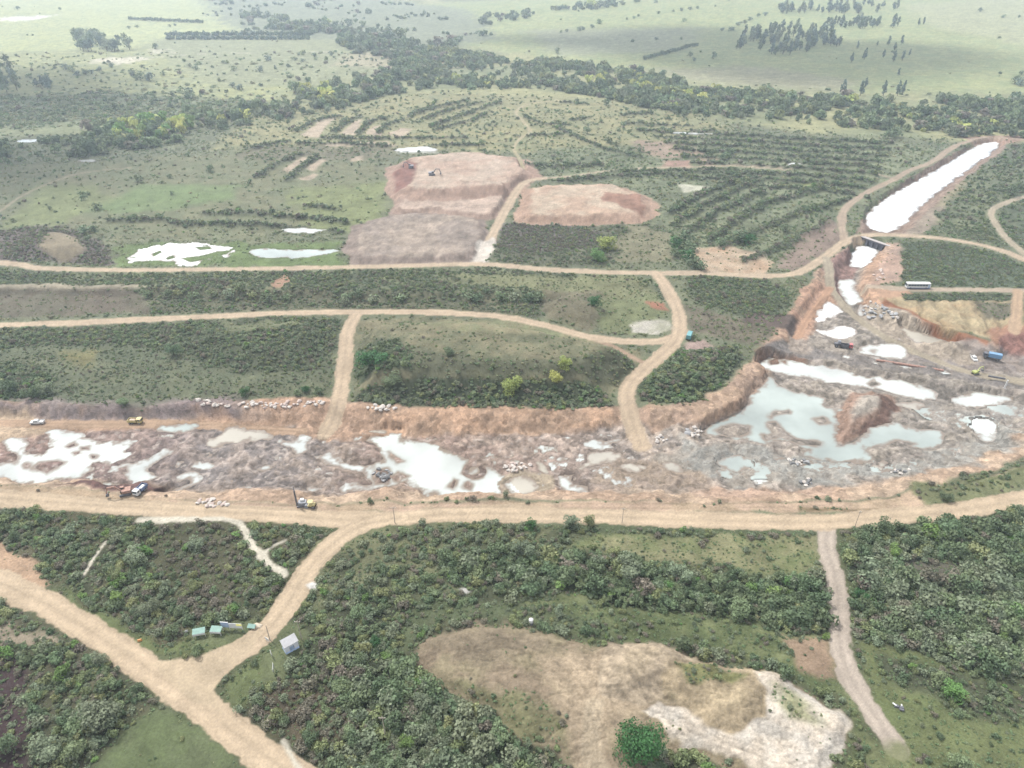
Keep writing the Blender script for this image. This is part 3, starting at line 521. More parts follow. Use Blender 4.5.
pond([(619, 470), (622, 465), (638, 465), (643, 469), (632, 473)], kind='beige'); pond([(722, 462), (731, 455), (742, 456), (747, 464), (736, 471)], kind='teal'); pond([(664, 465), (680, 465), (682, 471), (668, 473)], kind='beige'); pond([(772, 456), (784, 457), (788, 460), (776, 461)], kind='teal')
pond([(504, 480), (528, 477), (540, 488), (528, 495), (508, 494)], kind='beige', speck=1.6)
pond([(770, 378), (777, 384), (795, 392), (824, 397), (820, 405), (837, 410), (838, 430), (834, 440), (842, 447), (860, 436), (886, 423), (900, 424), (913, 429), (941, 430), (944, 442), (927, 450), (893, 446), (865, 449), (872, 458), (840, 462), (804, 457), (806, 449), (784, 441), (762, 443), (746, 440), (706, 434), (711, 425), (735, 415), (746, 404), (757, 390)], kind='teal',
     isl=[[(716, 431), (722, 427), (735, 424), (750, 427), (748, 432), (738, 437), (726, 436)], [(776, 382), (786, 380), (794, 384), (788, 388), (779, 387)], [(767, 416), (774, 411), (790, 410), (790, 413), (776, 414), (770, 418)], [(766, 423), (774, 422), (786, 430), (797, 439), (821, 441), (820, 445), (800, 444), (780, 437), (764, 440), (762, 435), (774, 433)], [(815, 419), (824, 417), (830, 422), (820, 424)], [(884, 446), (898, 441), (915, 444), (900, 449)]])
pond([(756, 369), (764, 359), (790, 361), (815, 365), (839, 369), (870, 377), (895, 379), (918, 385), (936, 391), (940, 398), (916, 401), (895, 394), (870, 389), (845, 385), (826, 383), (795, 376), (775, 373)], isl=[[(770, 361), (776, 359), (778, 364), (771, 365)], [(780, 362), (785, 361), (785, 365)], [(868, 384), (876, 380), (880, 384), (872, 387)]])
pond([(950, 401), (962, 396), (975, 393), (995, 395), (1012, 397), (1008, 404), (986, 408), (966, 406)])
pond([(971, 420), (986, 420), (994, 430), (996, 437), (984, 443), (978, 434)]); pond([(872, 465), (884, 459), (890, 462), (880, 465)], kind='beige'); pond([(898, 404), (915, 402), (925, 407), (905, 409)], kind='beige')
pond([(858, 350), (866, 345), (880, 344), (896, 344), (909, 351), (906, 358), (886, 358), (870, 355)], isl=[[(871, 351), (876, 350), (875, 353)]]); pond([(900, 326), (910, 330), (926, 335), (942, 340), (954, 345), (930, 345), (910, 339)], kind='beige')
pond([(814, 319), (823, 303), (829, 301), (841, 309), (844, 314), (834, 319), (822, 324)], speck=2.4, kind='bright'); pond([(810, 327), (822, 330), (838, 325), (850, 327), (857, 333), (838, 340), (816, 334)], speck=2.0, kind='bright')
pond([(856, 247), (866, 246), (880, 248), (875, 257), (867, 267), (858, 268), (849, 266), (851, 257)], wob=.8, kind='bright'); pond([(841, 280), (854, 279), (856, 290), (863, 302), (850, 305), (839, 290)], wob=.8); pond([(858, 306), (863, 305), (863, 315), (859, 315)], wob=.4)
pond([(866, 226), (868, 213), (890, 196), (915, 182), (945, 165), (970, 149), (984, 143), (1001, 143), (985, 158), (950, 183), (922, 206), (897, 230), (880, 231.5)], level=-3.4, wob=1.2, kind='bright')
pond([(127, 262), (140, 248), (178, 243), (203, 242), (236, 247), (231, 256), (218, 259), (200, 263), (188, 267), (176, 266), (178, 262), (142, 262)], level=-.25, speck=3.2, depth=.4, kind='bright', wob=3, isl=[[(182, 258), (200, 256), (216, 252), (232, 250), (228, 254), (205, 260), (190, 262)], [(150, 254), (160, 250), (162, 252), (152, 257)], [(196, 247), (210, 246), (214, 249), (200, 250)], [(166, 258), (174, 255), (176, 258), (168, 260)]])
pond([(251, 249), (280, 250), (335, 249), (335, 252), (310, 257), (258, 258)], level=-.25, kind='teal', depth=.4)
pond([(280, 229), (310, 228), (332, 230), (310, 233), (285, 232)], level=-.25, depth=.3); pond([(788, 163), (800, 163), (802, 166), (790, 167)], level=-.3, depth=.3, wob=.5); pond([(18, 140), (38, 139), (36, 142), (20, 142)], level=-.3, depth=.3); pond([(78, 160), (95, 159), (94, 162), (80, 162)], level=-.3, depth=.3)
pond([(395, 149), (420, 146), (436, 148), (436, 151), (400, 152)], level=-.3, depth=.3); pond([(674, 132), (712, 133), (712, 134.5), (676, 134)], level=-.3, depth=.3)

for q in ([(700, 452), (760, 462), (830, 464), (930, 458), (985, 442), (962, 462), (880, 474), (760, 476)], [(896, 404), (960, 412), (1030, 404), (1050, 418), (1010, 432), (945, 430), (905, 418)]):
    pts = [P(a, b, Z) for a, b in q]; I = cand(pts, 2); s, _ = sdist(pts, I, 3); I = I[~ROAD[I]]; s = s[~ROAD[cand(pts, 2)]]; H[I] -= .45*ss(s/3)
inpond = np.zeros(NP_, bool)
for I, _, _ in POND: inpond[I] = True
# thin seepage water standing in the hollows of the rocky floor
for q in ([(-60, 432), (160, 430), (330, 432), (480, 438), (600, 436), (660, 446), (700, 470), (690, 492), (560, 493), (300, 497), (160, 494), (0, 484), (-60, 480)], [(806, 340), (850, 318), (900, 336), (960, 362), (960, 376), (880, 366), (800, 352)], [(700, 450), (830, 462), (950, 458), (1010, 425), (1020, 440), (960, 468), (880, 484), (720, 486)], [(895, 404), (960, 412), (1040, 402), (1060, 420), (1010, 432), (945, 430)], [(660, 448), (720, 452), (820, 462), (930, 456), (985, 442), (960, 466), (860, 478), (700, 480)]):
    hi_ = len(q) in (6, 8) and q[0][0] in (895, 660)
    pts = [P(a, b, Z) for a, b in q]; I = cand(pts, 1); s, _ = sdist(pts, I, 2)
    POND.append((I[(s > 0) & ~ROAD[I] & ~inpond[I] & (H[I] < Z+(1.0 if hi_ else .75))], Z+(.52 if hi_ else .26), 'teal' if hi_ else 'white'))

C *= np.clip(1+.065*rng.normal(size=NP_), .8, 1.2)[:, None]

# ------------------------------------------------------------------ materials
def mat(name, col=(.5, .5, .5), rough=.6, metal=0, noise=.12, nscale=3.0, bump=0, spec=.5, emis=None):
    m = bpy.data.materials.new(name); m.use_nodes = True; t = m.node_tree; b = t.nodes['Principled BSDF']
    b.inputs['Roughness'].default_value = rough; b.inputs['Metallic'].default_value = metal; b.inputs['Specular IOR Level'].default_value = spec
    n = t.nodes.new('ShaderNodeTexNoise'); n.inputs['Scale'].default_value = nscale; n.inputs['Detail'].default_value = 4
    c = t.nodes.new('ShaderNodeTexCoord'); t.links.new(c.outputs['Object'], n.inputs[0])
    r = t.nodes.new('ShaderNodeMapRange'); r.inputs[1].default_value = .25; r.inputs[2].default_value = .75; r.inputs[3].default_value = 1-noise; r.inputs[4].default_value = 1+noise
    t.links.new(n.outputs[0], r.inputs[0])
    v = t.nodes.new('ShaderNodeVectorMath'); v.operation = 'SCALE'; v.inputs[0].default_value = tuple(col)[:3]
    t.links.new(r.outputs[0], v.inputs['Scale']); t.links.new(v.outputs[0], b.inputs['Base Color'])
    if bump:
        bp = t.nodes.new('ShaderNodeBump'); bp.inputs['Strength'].default_value = bump; bp.inputs['Distance'].default_value = .1
        t.links.new(n.outputs[0], bp.inputs['Height']); t.links.new(bp.outputs[0], b.inputs['Normal'])
    return m
def soil_mat(name, bump, amp, blocks=0):
    m = bpy.data.materials.new(name); m.use_nodes = True; t = m.node_tree; b = t.nodes['Principled BSDF']; K = t.nodes.new; Q = t.links.new
    b.inputs['Roughness'].default_value = .95; b.inputs['Specular IOR Level'].default_value = .15
    a = K('ShaderNodeAttribute'); a.attribute_name = 'Col'
    c = K('ShaderNodeTexCoord'); n1 = K('ShaderNodeTexNoise'); n1.inputs['Scale'].default_value = 1.3; n1.inputs['Detail'].default_value = 6; n1.inputs['Roughness'].default_value = .68
    n2 = K('ShaderNodeTexNoise'); n2.inputs['Scale'].default_value = .11; n2.inputs['Detail'].default_value = 5; n2.inputs['Roughness'].default_value = .6
    Q(c.outputs['Object'], n1.inputs[0]); Q(c.outputs['Object'], n2.inputs[0])
    ad = K('ShaderNodeMath'); ad.operation = 'ADD'; Q(n1.outputs[0], ad.inputs[0]); Q(n2.outputs[0], ad.inputs[1])
    r = K('ShaderNodeMapRange'); r.inputs[1].default_value = .6; r.inputs[2].default_value = 1.4; r.inputs[3].default_value = 1-amp; r.inputs[4].default_value = 1+amp
    Q(ad.outputs[0], r.inputs[0]); v = K('ShaderNodeVectorMath'); v.operation = 'SCALE'
    Q(a.outputs['Color'], v.inputs[0]); Q(r.outputs[0], v.inputs['Scale']); Q(v.outputs[0], b.inputs['Base Color'])
    if blocks:
        vo = K('ShaderNodeTexVoronoi'); vo.inputs['Scale'].default_value = .55; wv = K('ShaderNodeVectorMath'); wv.operation = 'ADD'; sv = K('ShaderNodeVectorMath'); sv.operation = 'SCALE'; sv.inputs['Scale'].default_value = 1.6
        Q(n1.outputs['Color'], sv.inputs[0]); Q(c.outputs['Object'], wv.inputs[0]); Q(sv.outputs[0], wv.inputs[1]); Q(wv.outputs[0], vo.inputs['Vector'])
        sx = K('ShaderNodeSeparateColor'); Q(vo.outputs['Color'], sx.inputs[0]); r3 = K('ShaderNodeMapRange'); r3.inputs[3].default_value = 1-blocks; r3.inputs[4].default_value = 1+blocks; Q(sx.outputs[0], r3.inputs[0])
        v3 = K('ShaderNodeVectorMath'); v3.operation = 'SCALE'; Q(v.outputs[0], v3.inputs[0]); Q(r3.outputs[0], v3.inputs['Scale']); Q(v3.outputs[0], b.inputs['Base Color'])
    bp = K('ShaderNodeBump'); bp.inputs['Strength'].default_value = bump; bp.inputs['Distance'].default_value = .35
    Q(n1.outputs[0], bp.inputs['Height']); Q(bp.outputs[0], b.inputs['Normal'])
    return m
M_SOIL = soil_mat('soil_and_grass', .8, .48); M_ROCK = soil_mat('dug_rock_and_mud', 1.0, .42, .26); M_ROAD = soil_mat('packed_dirt', .3, .24)
def water_mat(name, col, rough, ior=1.33):
    m = bpy.data.materials.new(name); m.use_nodes = True; t = m.node_tree; b = t.nodes['Principled BSDF']; K = t.nodes.new; Q = t.links.new
    b.inputs['Roughness'].default_value = rough; b.inputs['IOR'].default_value = ior
    c = K('ShaderNodeTexCoord'); n = K('ShaderNodeTexNoise'); n.inputs['Scale'].default_value = .05; n.inputs['Detail'].default_value = 4
    r = K('ShaderNodeMapRange'); r.inputs[1].default_value = .3; r.inputs[2].default_value = .7; r.inputs[3].default_value = .72; r.inputs[4].default_value = 1.12
    v = K('ShaderNodeVectorMath'); v.operation = 'SCALE'; v.inputs[0].default_value = tuple(col)
    Q(c.outputs['Object'], n.inputs[0]); Q(n.outputs[0], r.inputs[0]); Q(r.outputs[0], v.inputs['Scale'])
    at = K('ShaderNodeAttribute'); at.attribute_name = 'depth'; mx_ = K('ShaderNodeMixRGB'); mx_.inputs[1].default_value = (*A(172, 156, 140), 1); Q(at.outputs['Fac'], mx_.inputs[0]); Q(v.outputs[0], mx_.inputs[2]); Q(mx_.outputs[0], b.inputs['Base Color'])
    n3 = K('ShaderNodeTexNoise'); n3.inputs['Scale'].default_value = .8; bp = K('ShaderNodeBump'); bp.inputs['Strength'].default_value = .06; bp.inputs['Distance'].default_value = .1
    Q(c.outputs['Object'], n3.inputs[0]); Q(n3.outputs[0], bp.inputs['Height']); Q(bp.outputs[0], b.inputs['Normal'])
    return m
M_WATER = {'bright': water_mat('sky_glare_water', S(242, 244, 242)*.56, .05), 'white': water_mat('silty_sky_glare_water', S(228, 233, 228)*.41, .05), 'teal': water_mat('milky_green_water', S(192, 202, 196)*.44, .05), 'beige': water_mat('milky_beige_water', S(204, 198, 184)*.42, .06)}  # bright and white: sky reflection painted into the pale silty base colour
def AL(r, g, b): return S(r, g, b, .66)
def leaf_mat(name, col):
    m = bpy.data.materials.new(name); m.use_nodes = True; t = m.node_tree; b = t.nodes['Principled BSDF']; K = t.nodes.new; Q = t.links.new
    b.inputs['Roughness'].default_value = .7; b.inputs['Specular IOR Level'].default_value = .25
    a = K('ShaderNodeAttribute'); a.attribute_name = 'tone'; oi = K('ShaderNodeObjectInfo')
    r = K('ShaderNodeMapRange'); r.inputs[3].default_value = .86; r.inputs[4].default_value = 1.16; Q(oi.outputs['Random'], r.inputs[0])
    mu = K('ShaderNodeMath'); mu.operation = 'MULTIPLY'; Q(a.outputs['Fac'], mu.inputs[0]); Q(r.outputs[0], mu.inputs[1])
    hs = K('ShaderNodeHueSaturation'); hs.inputs['Color'].default_value = (*col, 1)
    r2 = K('ShaderNodeMapRange'); r2.inputs[3].default_value = .48; r2.inputs[4].default_value = .525; f = K('ShaderNodeMath'); f.operation = 'FRACT'; g = K('ShaderNodeMath'); g.operation = 'MULTIPLY'; g.inputs[1].default_value = 37.7
    Q(oi.outputs['Random'], g.inputs[0]); Q(g.outputs[0], f.inputs[0]); Q(f.outputs[0], r2.inputs[0]); Q(r2.outputs[0], hs.inputs['Hue'])
    v = K('ShaderNodeVectorMath'); v.operation = 'SCALE'; Q(hs.outputs[0], v.inputs[0]); Q(mu.outputs[0], v.inputs['Scale']); Q(v.outputs[0], b.inputs['Base Color'])
    tr = K('ShaderNodeBsdfTranslucent'); Q(v.outputs[0], tr.inputs[0]); ms = K('ShaderNodeMixShader'); ms.inputs[0].default_value = .34
    o = t.nodes['Material Output']; Q(b.outputs[0], ms.inputs[1]); Q(tr.outputs[0], ms.inputs[2]); Q(ms.outputs[0], o.inputs[0])
    return m
LEAF = {'grey': leaf_mat('grey_green_leaves', AL(138, 148, 120)), 'dark': leaf_mat('dark_green_leaves', AL(110, 126, 94)), 'olive': leaf_mat('olive_leaves', AL(140, 148, 104)), 'bare': leaf_mat('bare_brown_twigs', AL(136, 130, 114)),
        'lime': leaf_mat('bright_green_leaves', AL(124, 154, 90)), 'mid': leaf_mat('mid_green_leaves', AL(132, 148, 110)), 'gold': leaf_mat('yellow_green_leaves', AL(180, 186, 110)), 'gum': leaf_mat('blue_grey_gum_leaves', AL(112, 130, 116)), 'fern': leaf_mat('pure_green_leaves', AL(74, 112, 66))}
M_BARK = mat('bark', A(128, 112, 96), .9, 0, .25, 2)

# ------------------------------------------------------------------ linking and tagging
SC = sc.collection
def tag(o, label=None, cat=None, group=None, kind=None):
    if label: o['label'] = label
    if cat: o['category'] = cat
    if group: o['group'] = group
    if kind: o['kind'] = kind
    return o
def raw_mesh(name, V, F4=None, F3=None, mats=(), smooth=False, attrs=()):
    """a mesh from numpy arrays of quads and triangles"""
    me = bpy.data.meshes.new(name); me.vertices.add(len(V)); me.vertices.foreach_set('co', np.asarray(V, np.float32).ravel())
    parts = []; tot = []
    if F4 is not None and len(F4): parts.append(np.asarray(F4, np.int32).ravel()); tot += [np.full(len(F4), 4, np.int32)]
    if F3 is not None and len(F3): parts.append(np.asarray(F3, np.int32).ravel()); tot += [np.full(len(F3), 3, np.int32)]
    lv = np.concatenate(parts); lt = np.concatenate(tot); st = np.concatenate([[0], np.cumsum(lt)[:-1]]).astype(np.int32)
    me.loops.add(len(lv)); me.loops.foreach_set('vertex_index', lv); me.polygons.add(len(lt)); me.polygons.foreach_set('loop_start', st); me.polygons.foreach_set('loop_total', lt)
    if smooth: me.polygons.foreach_set('use_smooth', np.ones(len(lt), bool))
    for m in mats: me.materials.append(m)
    me.update(calc_edges=True)
    for nme, typ, arr in attrs:
        at = me.attributes.new(nme, typ, 'POINT')
        if typ == 'FLOAT_COLOR': at.data.foreach_set('color', np.concatenate([arr, np.ones((len(arr), 1))], 1).astype(np.float32).ravel())
        elif typ == 'FLOAT_VECTOR': at.data.foreach_set('vector', np.asarray(arr, np.float32).ravel())
        else: at.data.foreach_set('value', arr)
    return me
def link(name, me, parent=None, loc=(0, 0, 0)):
    o = bpy.data.objects.new(name, me); SC.objects.link(o); o.location = loc
    if parent is not None: o.parent = parent
    return o

# ------------------------------------------------------------------ ground sheet, roads and excavation from one grid
C = np.clip(C, .004, .85)
H2 = H.reshape(NV, NU)
if True:
    idx = np.arange(NP_).reshape(NV, NU); q = np.stack([idx[1:, :-1], idx[1:, 1:], idx[:-1, 1:], idx[:-1, :-1]], -1).reshape(-1, 4)
    rf = ROAD[q].sum(1) >= 3; pf = (PITM[q].mean(1) > .5) & ~rf; gf = ~rf & ~pf
    V = np.stack([X, Y, H], 1)
    for nme, sel, mt in (('ground', gf, M_SOIL), ('dirt_road', rf, M_ROAD), ('excavated_ground', pf, M_ROCK)):
        F = q[sel]; used = np.unique(F); mp_ = np.zeros(NP_, np.int32); mp_[used] = np.arange(len(used))
        me = raw_mesh(nme, V[used], F4=mp_[F], mats=[mt], smooth=True, attrs=[('Col', 'FLOAT_COLOR', C[used])])
        tag(link(nme, me), kind='structure')
    for k, (I, lv, kd) in enumerate(POND):
        msk = np.zeros(NP_, bool); msk[I] = True
        F = q[msk[q].all(1)]
        if not len(F): continue
        used = np.unique(F); mp_ = np.zeros(NP_, np.int32); mp_[used] = np.arange(len(used))
        Vw = V[used].copy(); dp = lv-Vw[:, 2]; Vw[:, 2] = lv+.004*(k % 7); dp = ss((dp+.10*n_fine[used]+.08*n_mic[used]+.02)/(.34 if lv < -1 else .2))
        tag(link('canal_water' if lv == -3.4 else 'pond_water', raw_mesh('pond_water', Vw, F4=mp_[F], mats=[M_WATER[kd]], smooth=True, attrs=[('depth', 'FLOAT', dp.astype(np.float32))])), kind='structure')
    # the land goes on round the modelled sheet, far below its rim
    vv = [(-13500, -900, -14), (13500, -900, -14), (13500, 9500, -14), (-13500, 9500, -14)]
    me = raw_mesh('outer_ground', vv, F4=[(0, 1, 2, 3)], mats=[mat('outer_grassland', GR_DRY, .95, 0, .1, .002)]); tag(link('outer_ground', me), kind='structure')
def hz(x, y): return float(samp(H2, x, y))
def G(px, py, dz=0.0):
    """point of the ground seen at a pixel"""
    z = dz
    for _ in range(5):
        x, y = P(px, py, z-0.0); h = hz(x, y)-float(base(x, y)); z = h
    x, y = P(px, py, z); return Vector((x, y, hz(x, y)+dz))

# ------------------------------------------------------------------ foliage shapes
def leaf_cloud(g, blobs, n, size, tone=.25, low=-.55):
    """n leaf clumps scattered over and inside lumpy blobs [(cx,cy,cz,rx,ry,rz)]"""
    B = np.array(blobs, float); a = (B[:, 3]*B[:, 4]+B[:, 4]*B[:, 5]+B[:, 3]*B[:, 5]); k = g.choice(len(B), n, p=a/a.sum())
    d = g.normal(size=(n, 3)); d /= np.linalg.norm(d, axis=1)[:, None]; d[:, 2] = np.where(d[:, 2] < low, -d[:, 2], d[:, 2])
    rad = g.uniform(.72, 1.08, n)[:, None]; c = B[k, :3]+d*B[k, 3:]*rad
    nn = d+g.normal(size=(n, 3))*.55; nn /= np.linalg.norm(nn, axis=1)[:, None]
    u = np.cross(nn, g.normal(size=(n, 3))); u /= np.linalg.norm(u, axis=1)[:, None]; v = np.cross(nn, u)
    s = size*g.uniform(.6, 1.3, n)[:, None]; e = g.uniform(.6, 1, n)[:, None]
    p = [c-u*s-v*s*e*.5, c+u*s*.3-v*s*e, c+u*s+v*s*e*.4, c-u*s*.2+v*s*e]
    V = np.stack(p, 1).reshape(-1, 3); F = np.arange(4*n).reshape(-1, 4)
    tb = g.uniform(1-tone*.6, 1+tone*.6, len(B))[k]*g.uniform(.82, 1.18, n); return V, F, np.repeat(tb, 4)
def stems(g, n, h, r, spread):
    V = []; F = []
    for i in range(n):
        a = g.uniform(0, 6.28); l = g.uniform(.5, 1)*spread; top = np.array([math.cos(a)*l, math.sin(a)*l, h*g.uniform(.7, 1)]); b = len(V)
        for z, rr in ((0, r), (.5, r*.7), (1, r*.35)):
            p = top*z; p[:2] *= z
            for k in range(5): V.append((p[0]+rr*math.cos(k*1.257), p[1]+rr*math.sin(k*1.257), p[2]))
        for s_ in (0, 5):
            for k in range(5): F.append((b+s_+k, b+s_+(k+1) % 5, b+s_+5+(k+1) % 5, b+s_+5+k))
    return np.array(V), np.array(F)
def bush_mesh(seed, leaf, n, size=.13, nb=6, tall=.8, tone=.22, open_=1.0):
    """unit bush: about 1 m in radius"""
    g = np.random.default_rng(seed); bl = []
    for i in range(nb):
        a = g.uniform(0, 6.28); r = g.uniform(.15, .62)*open_; s = g.uniform(.32, .52)
        bl.append((math.cos(a)*r, math.sin(a)*r, tall*g.uniform(.35, .95)-.1, s*g.uniform(.85, 1.2), s*g.uniform(.85, 1.2), s*tall*g.uniform(.8, 1.1)))
    V, F, t = leaf_cloud(g, bl, n, size, tone); V2, F2 = stems(g, 4, tall*.8, .035, .45)
    V = np.concatenate([V, V2]); F = np.concatenate([F, F2+len(t)]); t = np.concatenate([t, np.ones(len(V2))])
    me = raw_mesh('bush', V, F4=F, mats=[LEAF[leaf], M_BARK], attrs=[('tone', 'FLOAT', t.astype(np.float32))])
    mi = np.zeros(len(F), np.int32); mi[-len(F2):] = 1; me.polygons.foreach_set('material_index', mi); return me
def proto_set(spec, n, size, shapes=3, **kw):
    out_ = []
    for lf in spec:
        out_.append([bush_mesh(100*len(out_)+s_+7, lf, n, size, tall=kw.get('tall', .8)*(.85+.2*s_), nb=5+2*s_, open_=.9+.12*s_) for s_ in range(shapes)])
    return out_
KINDS = ['grey', 'dark', 'olive', 'bare', 'lime', 'mid', 'gold', 'gum']
MIXES = {0: [.38, .18, .12, .08, .015, .24, 0, 0], 1: [.22, .38, .05, .05, .02, .28, 0, 0], 3: [.32, .06, .12, .36, .01, .13, 0, 0], 5: [.4, .22, .1, .05, 0, .18, .05, 0], 6: [.52, .2, .04, .05, .02, .2, 0, 0], 7: [.25, .3, .1, .04, 0, .21, .10, 0]}

def scatter_tree(name, nodes_points, me_sets, label, cat):
    """one object of countless plants: instances picked by index"""
    pts, rot, scl, ix = nodes_points
    col = bpy.data.collections.new(name+' shapes'); k = 0
    for st in me_sets:
        for me in st:
            o = bpy.data.objects.new('shape_%03d' % k if False else 'bush_shape', me); o.name = 'zz%s%03d' % (name, k) if False else o.name; col.objects.link(o); k += 1
    names = sorted([o.name for o in col.objects]); order = {n_: i for i, n_ in enumerate(names)}
    remap = np.array([order[o.name] for o in col.objects], np.int32)
    me = bpy.data.meshes.new(name); me.vertices.add(len(pts)); me.vertices.foreach_set('co', np.asarray(pts, np.float32).ravel())
    a = me.attributes.new('turn', 'FLOAT', 'POINT'); a.data.foreach_set('value', np.asarray(rot, np.float32))
    a = me.attributes.new('grow', 'FLOAT_VECTOR', 'POINT'); a.data.foreach_set('vector', np.asarray(scl, np.float32).ravel())
    a = me.attributes.new('pick', 'INT', 'POINT'); a.data.foreach_set('value', remap[np.asarray(ix, np.int32)])
    o = link(name, me); tag(o, label, cat, kind='stuff')
    ng = bpy.data.node_groups.new(name+' growth', 'GeometryNodeTree'); ng.interface.new_socket('Geometry', in_out='INPUT', socket_type='NodeSocketGeometry'); ng.interface.new_socket('Geometry', in_out='OUTPUT', socket_type='NodeSocketGeometry')
    K = ng.nodes.new; Q = ng.links.new; gi = K('NodeGroupInput'); go = K('NodeGroupOutput')
    ci = K('GeometryNodeCollectionInfo'); ci.inputs['Collection'].default_value = col; ci.inputs['Separate Children'].default_value = True; ci.inputs['Reset Children'].default_value = True
    ip = K('GeometryNodeInstanceOnPoints'); ip.inputs['Pick Instance'].default_value = True
    def na(n_, ty):
        q_ = K('GeometryNodeInputNamedAttribute'); q_.data_type = ty; q_.inputs['Name'].default_value = n_; return q_
    cx = K('ShaderNodeCombineXYZ'); Q(na('turn', 'FLOAT').outputs['Attribute'], cx.inputs[2])
    m2p = K('GeometryNodeMeshToPoints'); Q(gi.outputs[0], m2p.inputs[0])
    Q(m2p.outputs[0], ip.inputs['Points']); Q(ci.outputs[0], ip.inputs['Instance']); Q(na('pick', 'INT').outputs['Attribute'], ip.inputs['Instance Index'])
    Q(cx.outputs[0], ip.inputs['Rotation']); Q(na('grow', 'FLOAT_VECTOR').outputs['Attribute'], ip.inputs['Scale']); Q(ip.outputs[0], go.inputs[0])
    md = o.modifiers.new('growth', 'NODES'); md.node_group = ng
    return o

D2 = DN.reshape(NV, NU); S2 = SZ.reshape(NV, NU); MX2 = MX.reshape(NV, NU)
R2 = ROAD.reshape(NV, NU).astype(float)
def sprout(y0, y1, s, grow=1.0, u0=-200, u1=1224, gam=1.0):
    """random plants over a belt of country, thinned by the painted density"""
    hw = lambda y: (y*cP+CAMH*sP)/FPX
    x0 = (u0-512)*hw(y1); x1 = (u1-512)*hw(y1); n = int((x1-x0)*(y1-y0)/(s*s))
    x = rng.uniform(x0, x1, n); y = rng.uniform(y0, y1, n)
    ok = (x > (u0-512)*hw(y)) & (x < (u1-512)*hw(y)); x = x[ok]; y = y[ok]
    d = samp(D2, x, y); cl = ss(.5+fbm(x, y, 9, 3, 31)*.9)
    keep = rng.uniform(0, 1, len(x)) < np.maximum(d, 0)**gam*(.5+.75*cl+.3*d); keep &= samp(R2, x, y) < .05
    x, y = x[keep], y[keep]; c, r = uv_of(x, y); c = np.clip(np.round(c).astype(int), 0, NU-1); r = np.clip(np.round(r).astype(int), 0, NV-1)
    sz = S2[r, c]*grow*np.clip(rng.lognormal(0, .4, len(x)), .45, 2.2)*.5; mxx = MX2[r, c]
    sp_ = np.zeros(len(x), int); pn = vnoise(x/14, y/14, 77)
    for m_, pr in MIXES.items():
        q_ = np.nonzero(mxx == m_)[0]; uu = np.clip(rng.uniform(0, 1, len(q_))*.7+.3*pn[q_], 0, .9999); sp_[q_] = np.searchsorted(np.cumsum(pr), uu*np.sum(pr))
    return x, y, sz, np.clip(sp_, 0, 7)
def pack(x, y, sz, sp_, shapes):
    z = samp(H2, x, y)-.05*sz; n = len(x)
    sc_ = np.stack([sz*rng.uniform(.85, 1.15, n), sz*rng.uniform(.85, 1.15, n), sz*rng.uniform(.75, 1.2, n)], 1)
    return np.stack([x, y, z], 1), rng.uniform(0, 6.28, n), sc_, sp_*shapes+rng.integers(0, shapes, n)
NEARS = proto_set(KINDS, 330, .115); MIDS = proto_set(KINDS, 110, .2, 2); FARS = proto_set(KINDS, 60, .27, 2, tall=1.0)
for k_, c_ in (('tuft', AL(150, 160, 122)), ('straw', AL(164, 162, 128)), ('weed', AL(130, 148, 108))): LEAF[k_] = leaf_mat(k_+'_blades', c_)
TUFTS = proto_set(['tuft', 'straw', 'weed', 'tuft', 'weed', 'weed', 'straw', 'tuft'], 90, .2, 2, tall=.6)
TUFTF = proto_set(['tuft', 'straw', 'weed', 'tuft', 'weed', 'weed', 'straw', 'tuft'], 50, .27, 2, tall=.6)
def soften(x, y, sp_):
    d = samp(D2, x, y); return np.where((d < .42) & (rng.uniform(0, 1, len(x)) < .75), sp_+8, sp_)
ynear = 195.0
x, y, sz, sp_ = sprout(60, ynear, 1.45)
# the largest 300 of the near shrubs stand as things of their own
zc = y*cP+CAMH*sP; pxx = 512+FPX*x/zc; pyy = 384-FPX*(y*sP-CAMH*cP)/zc
AREAS = [('bush in the dense thicket right of the pinkish side track', 'bushes of the thicket right of the side track', lambda a, b: (a > 856) & (a < 1020) & (b > 520) & (b < 680), 90),
         ('bush in dark scrub between white hut and bare spoil platform', 'bushes between the white hut and the spoil platform', lambda a, b: (a > 300) & (a < 590) & (b > 640) & (b < 764), 80),
         ('bush in the long thicket between main road and spoil platform', 'bushes of the long thicket below the main road', lambda a, b: (a > 440) & (a < 826) & (b > 550) & (b < 628), 60),
         ('bush in the triangle of scrub left of the branching road', 'bushes in the triangle of scrub by the road fork', lambda a, b: (a > 10) & (a < 250) & (b > 520) & (b < 640), 35),
         ('bush in the scrub of the bottom left corner below the wide road', 'bushes in the bottom left corner', lambda a, b: (a > 4) & (a < 150) & (b > 620) & (b < 764), 30)]
solo = np.zeros(len(x), bool); pk_ = pack(x, y, sz, sp_, 3)
CATN = {0: 'grey-green bush', 1: 'dark bush'}
for lab, grp, fn, cnt in AREAS:
    q_ = np.nonzero(fn(pxx, pyy) & (sp_ != 3))[0]; q_ = q_[np.argsort(-sz[q_]/np.sqrt(zc[q_]))][:cnt]; solo[q_] = True
    for i in q_:
        k = pk_[3][i]; o = link('bush', NEARS[k//3][k % 3], None, tuple(pk_[0][i])); o.rotation_euler[2] = pk_[1][i]; o.scale = tuple(pk_[2][i]*1.12)
        tag(o, ('big ' if sz[i] > np.median(sz[q_]) else 'smaller ')+{0: 'grey-green ', 1: 'dark green ', 2: 'olive ', 4: 'bright green ', 5: 'mid green ', 6: 'yellow-green ', 7: 'blue-grey '}.get(int(sp_[i]), '')+lab, 'bush', grp)
rest = ~solo
scatter_tree('scrub', [p[rest] for p in pk_], NEARS, 'continuous grey-green and dark scrub covering the near ground below the main road', 'scrub')
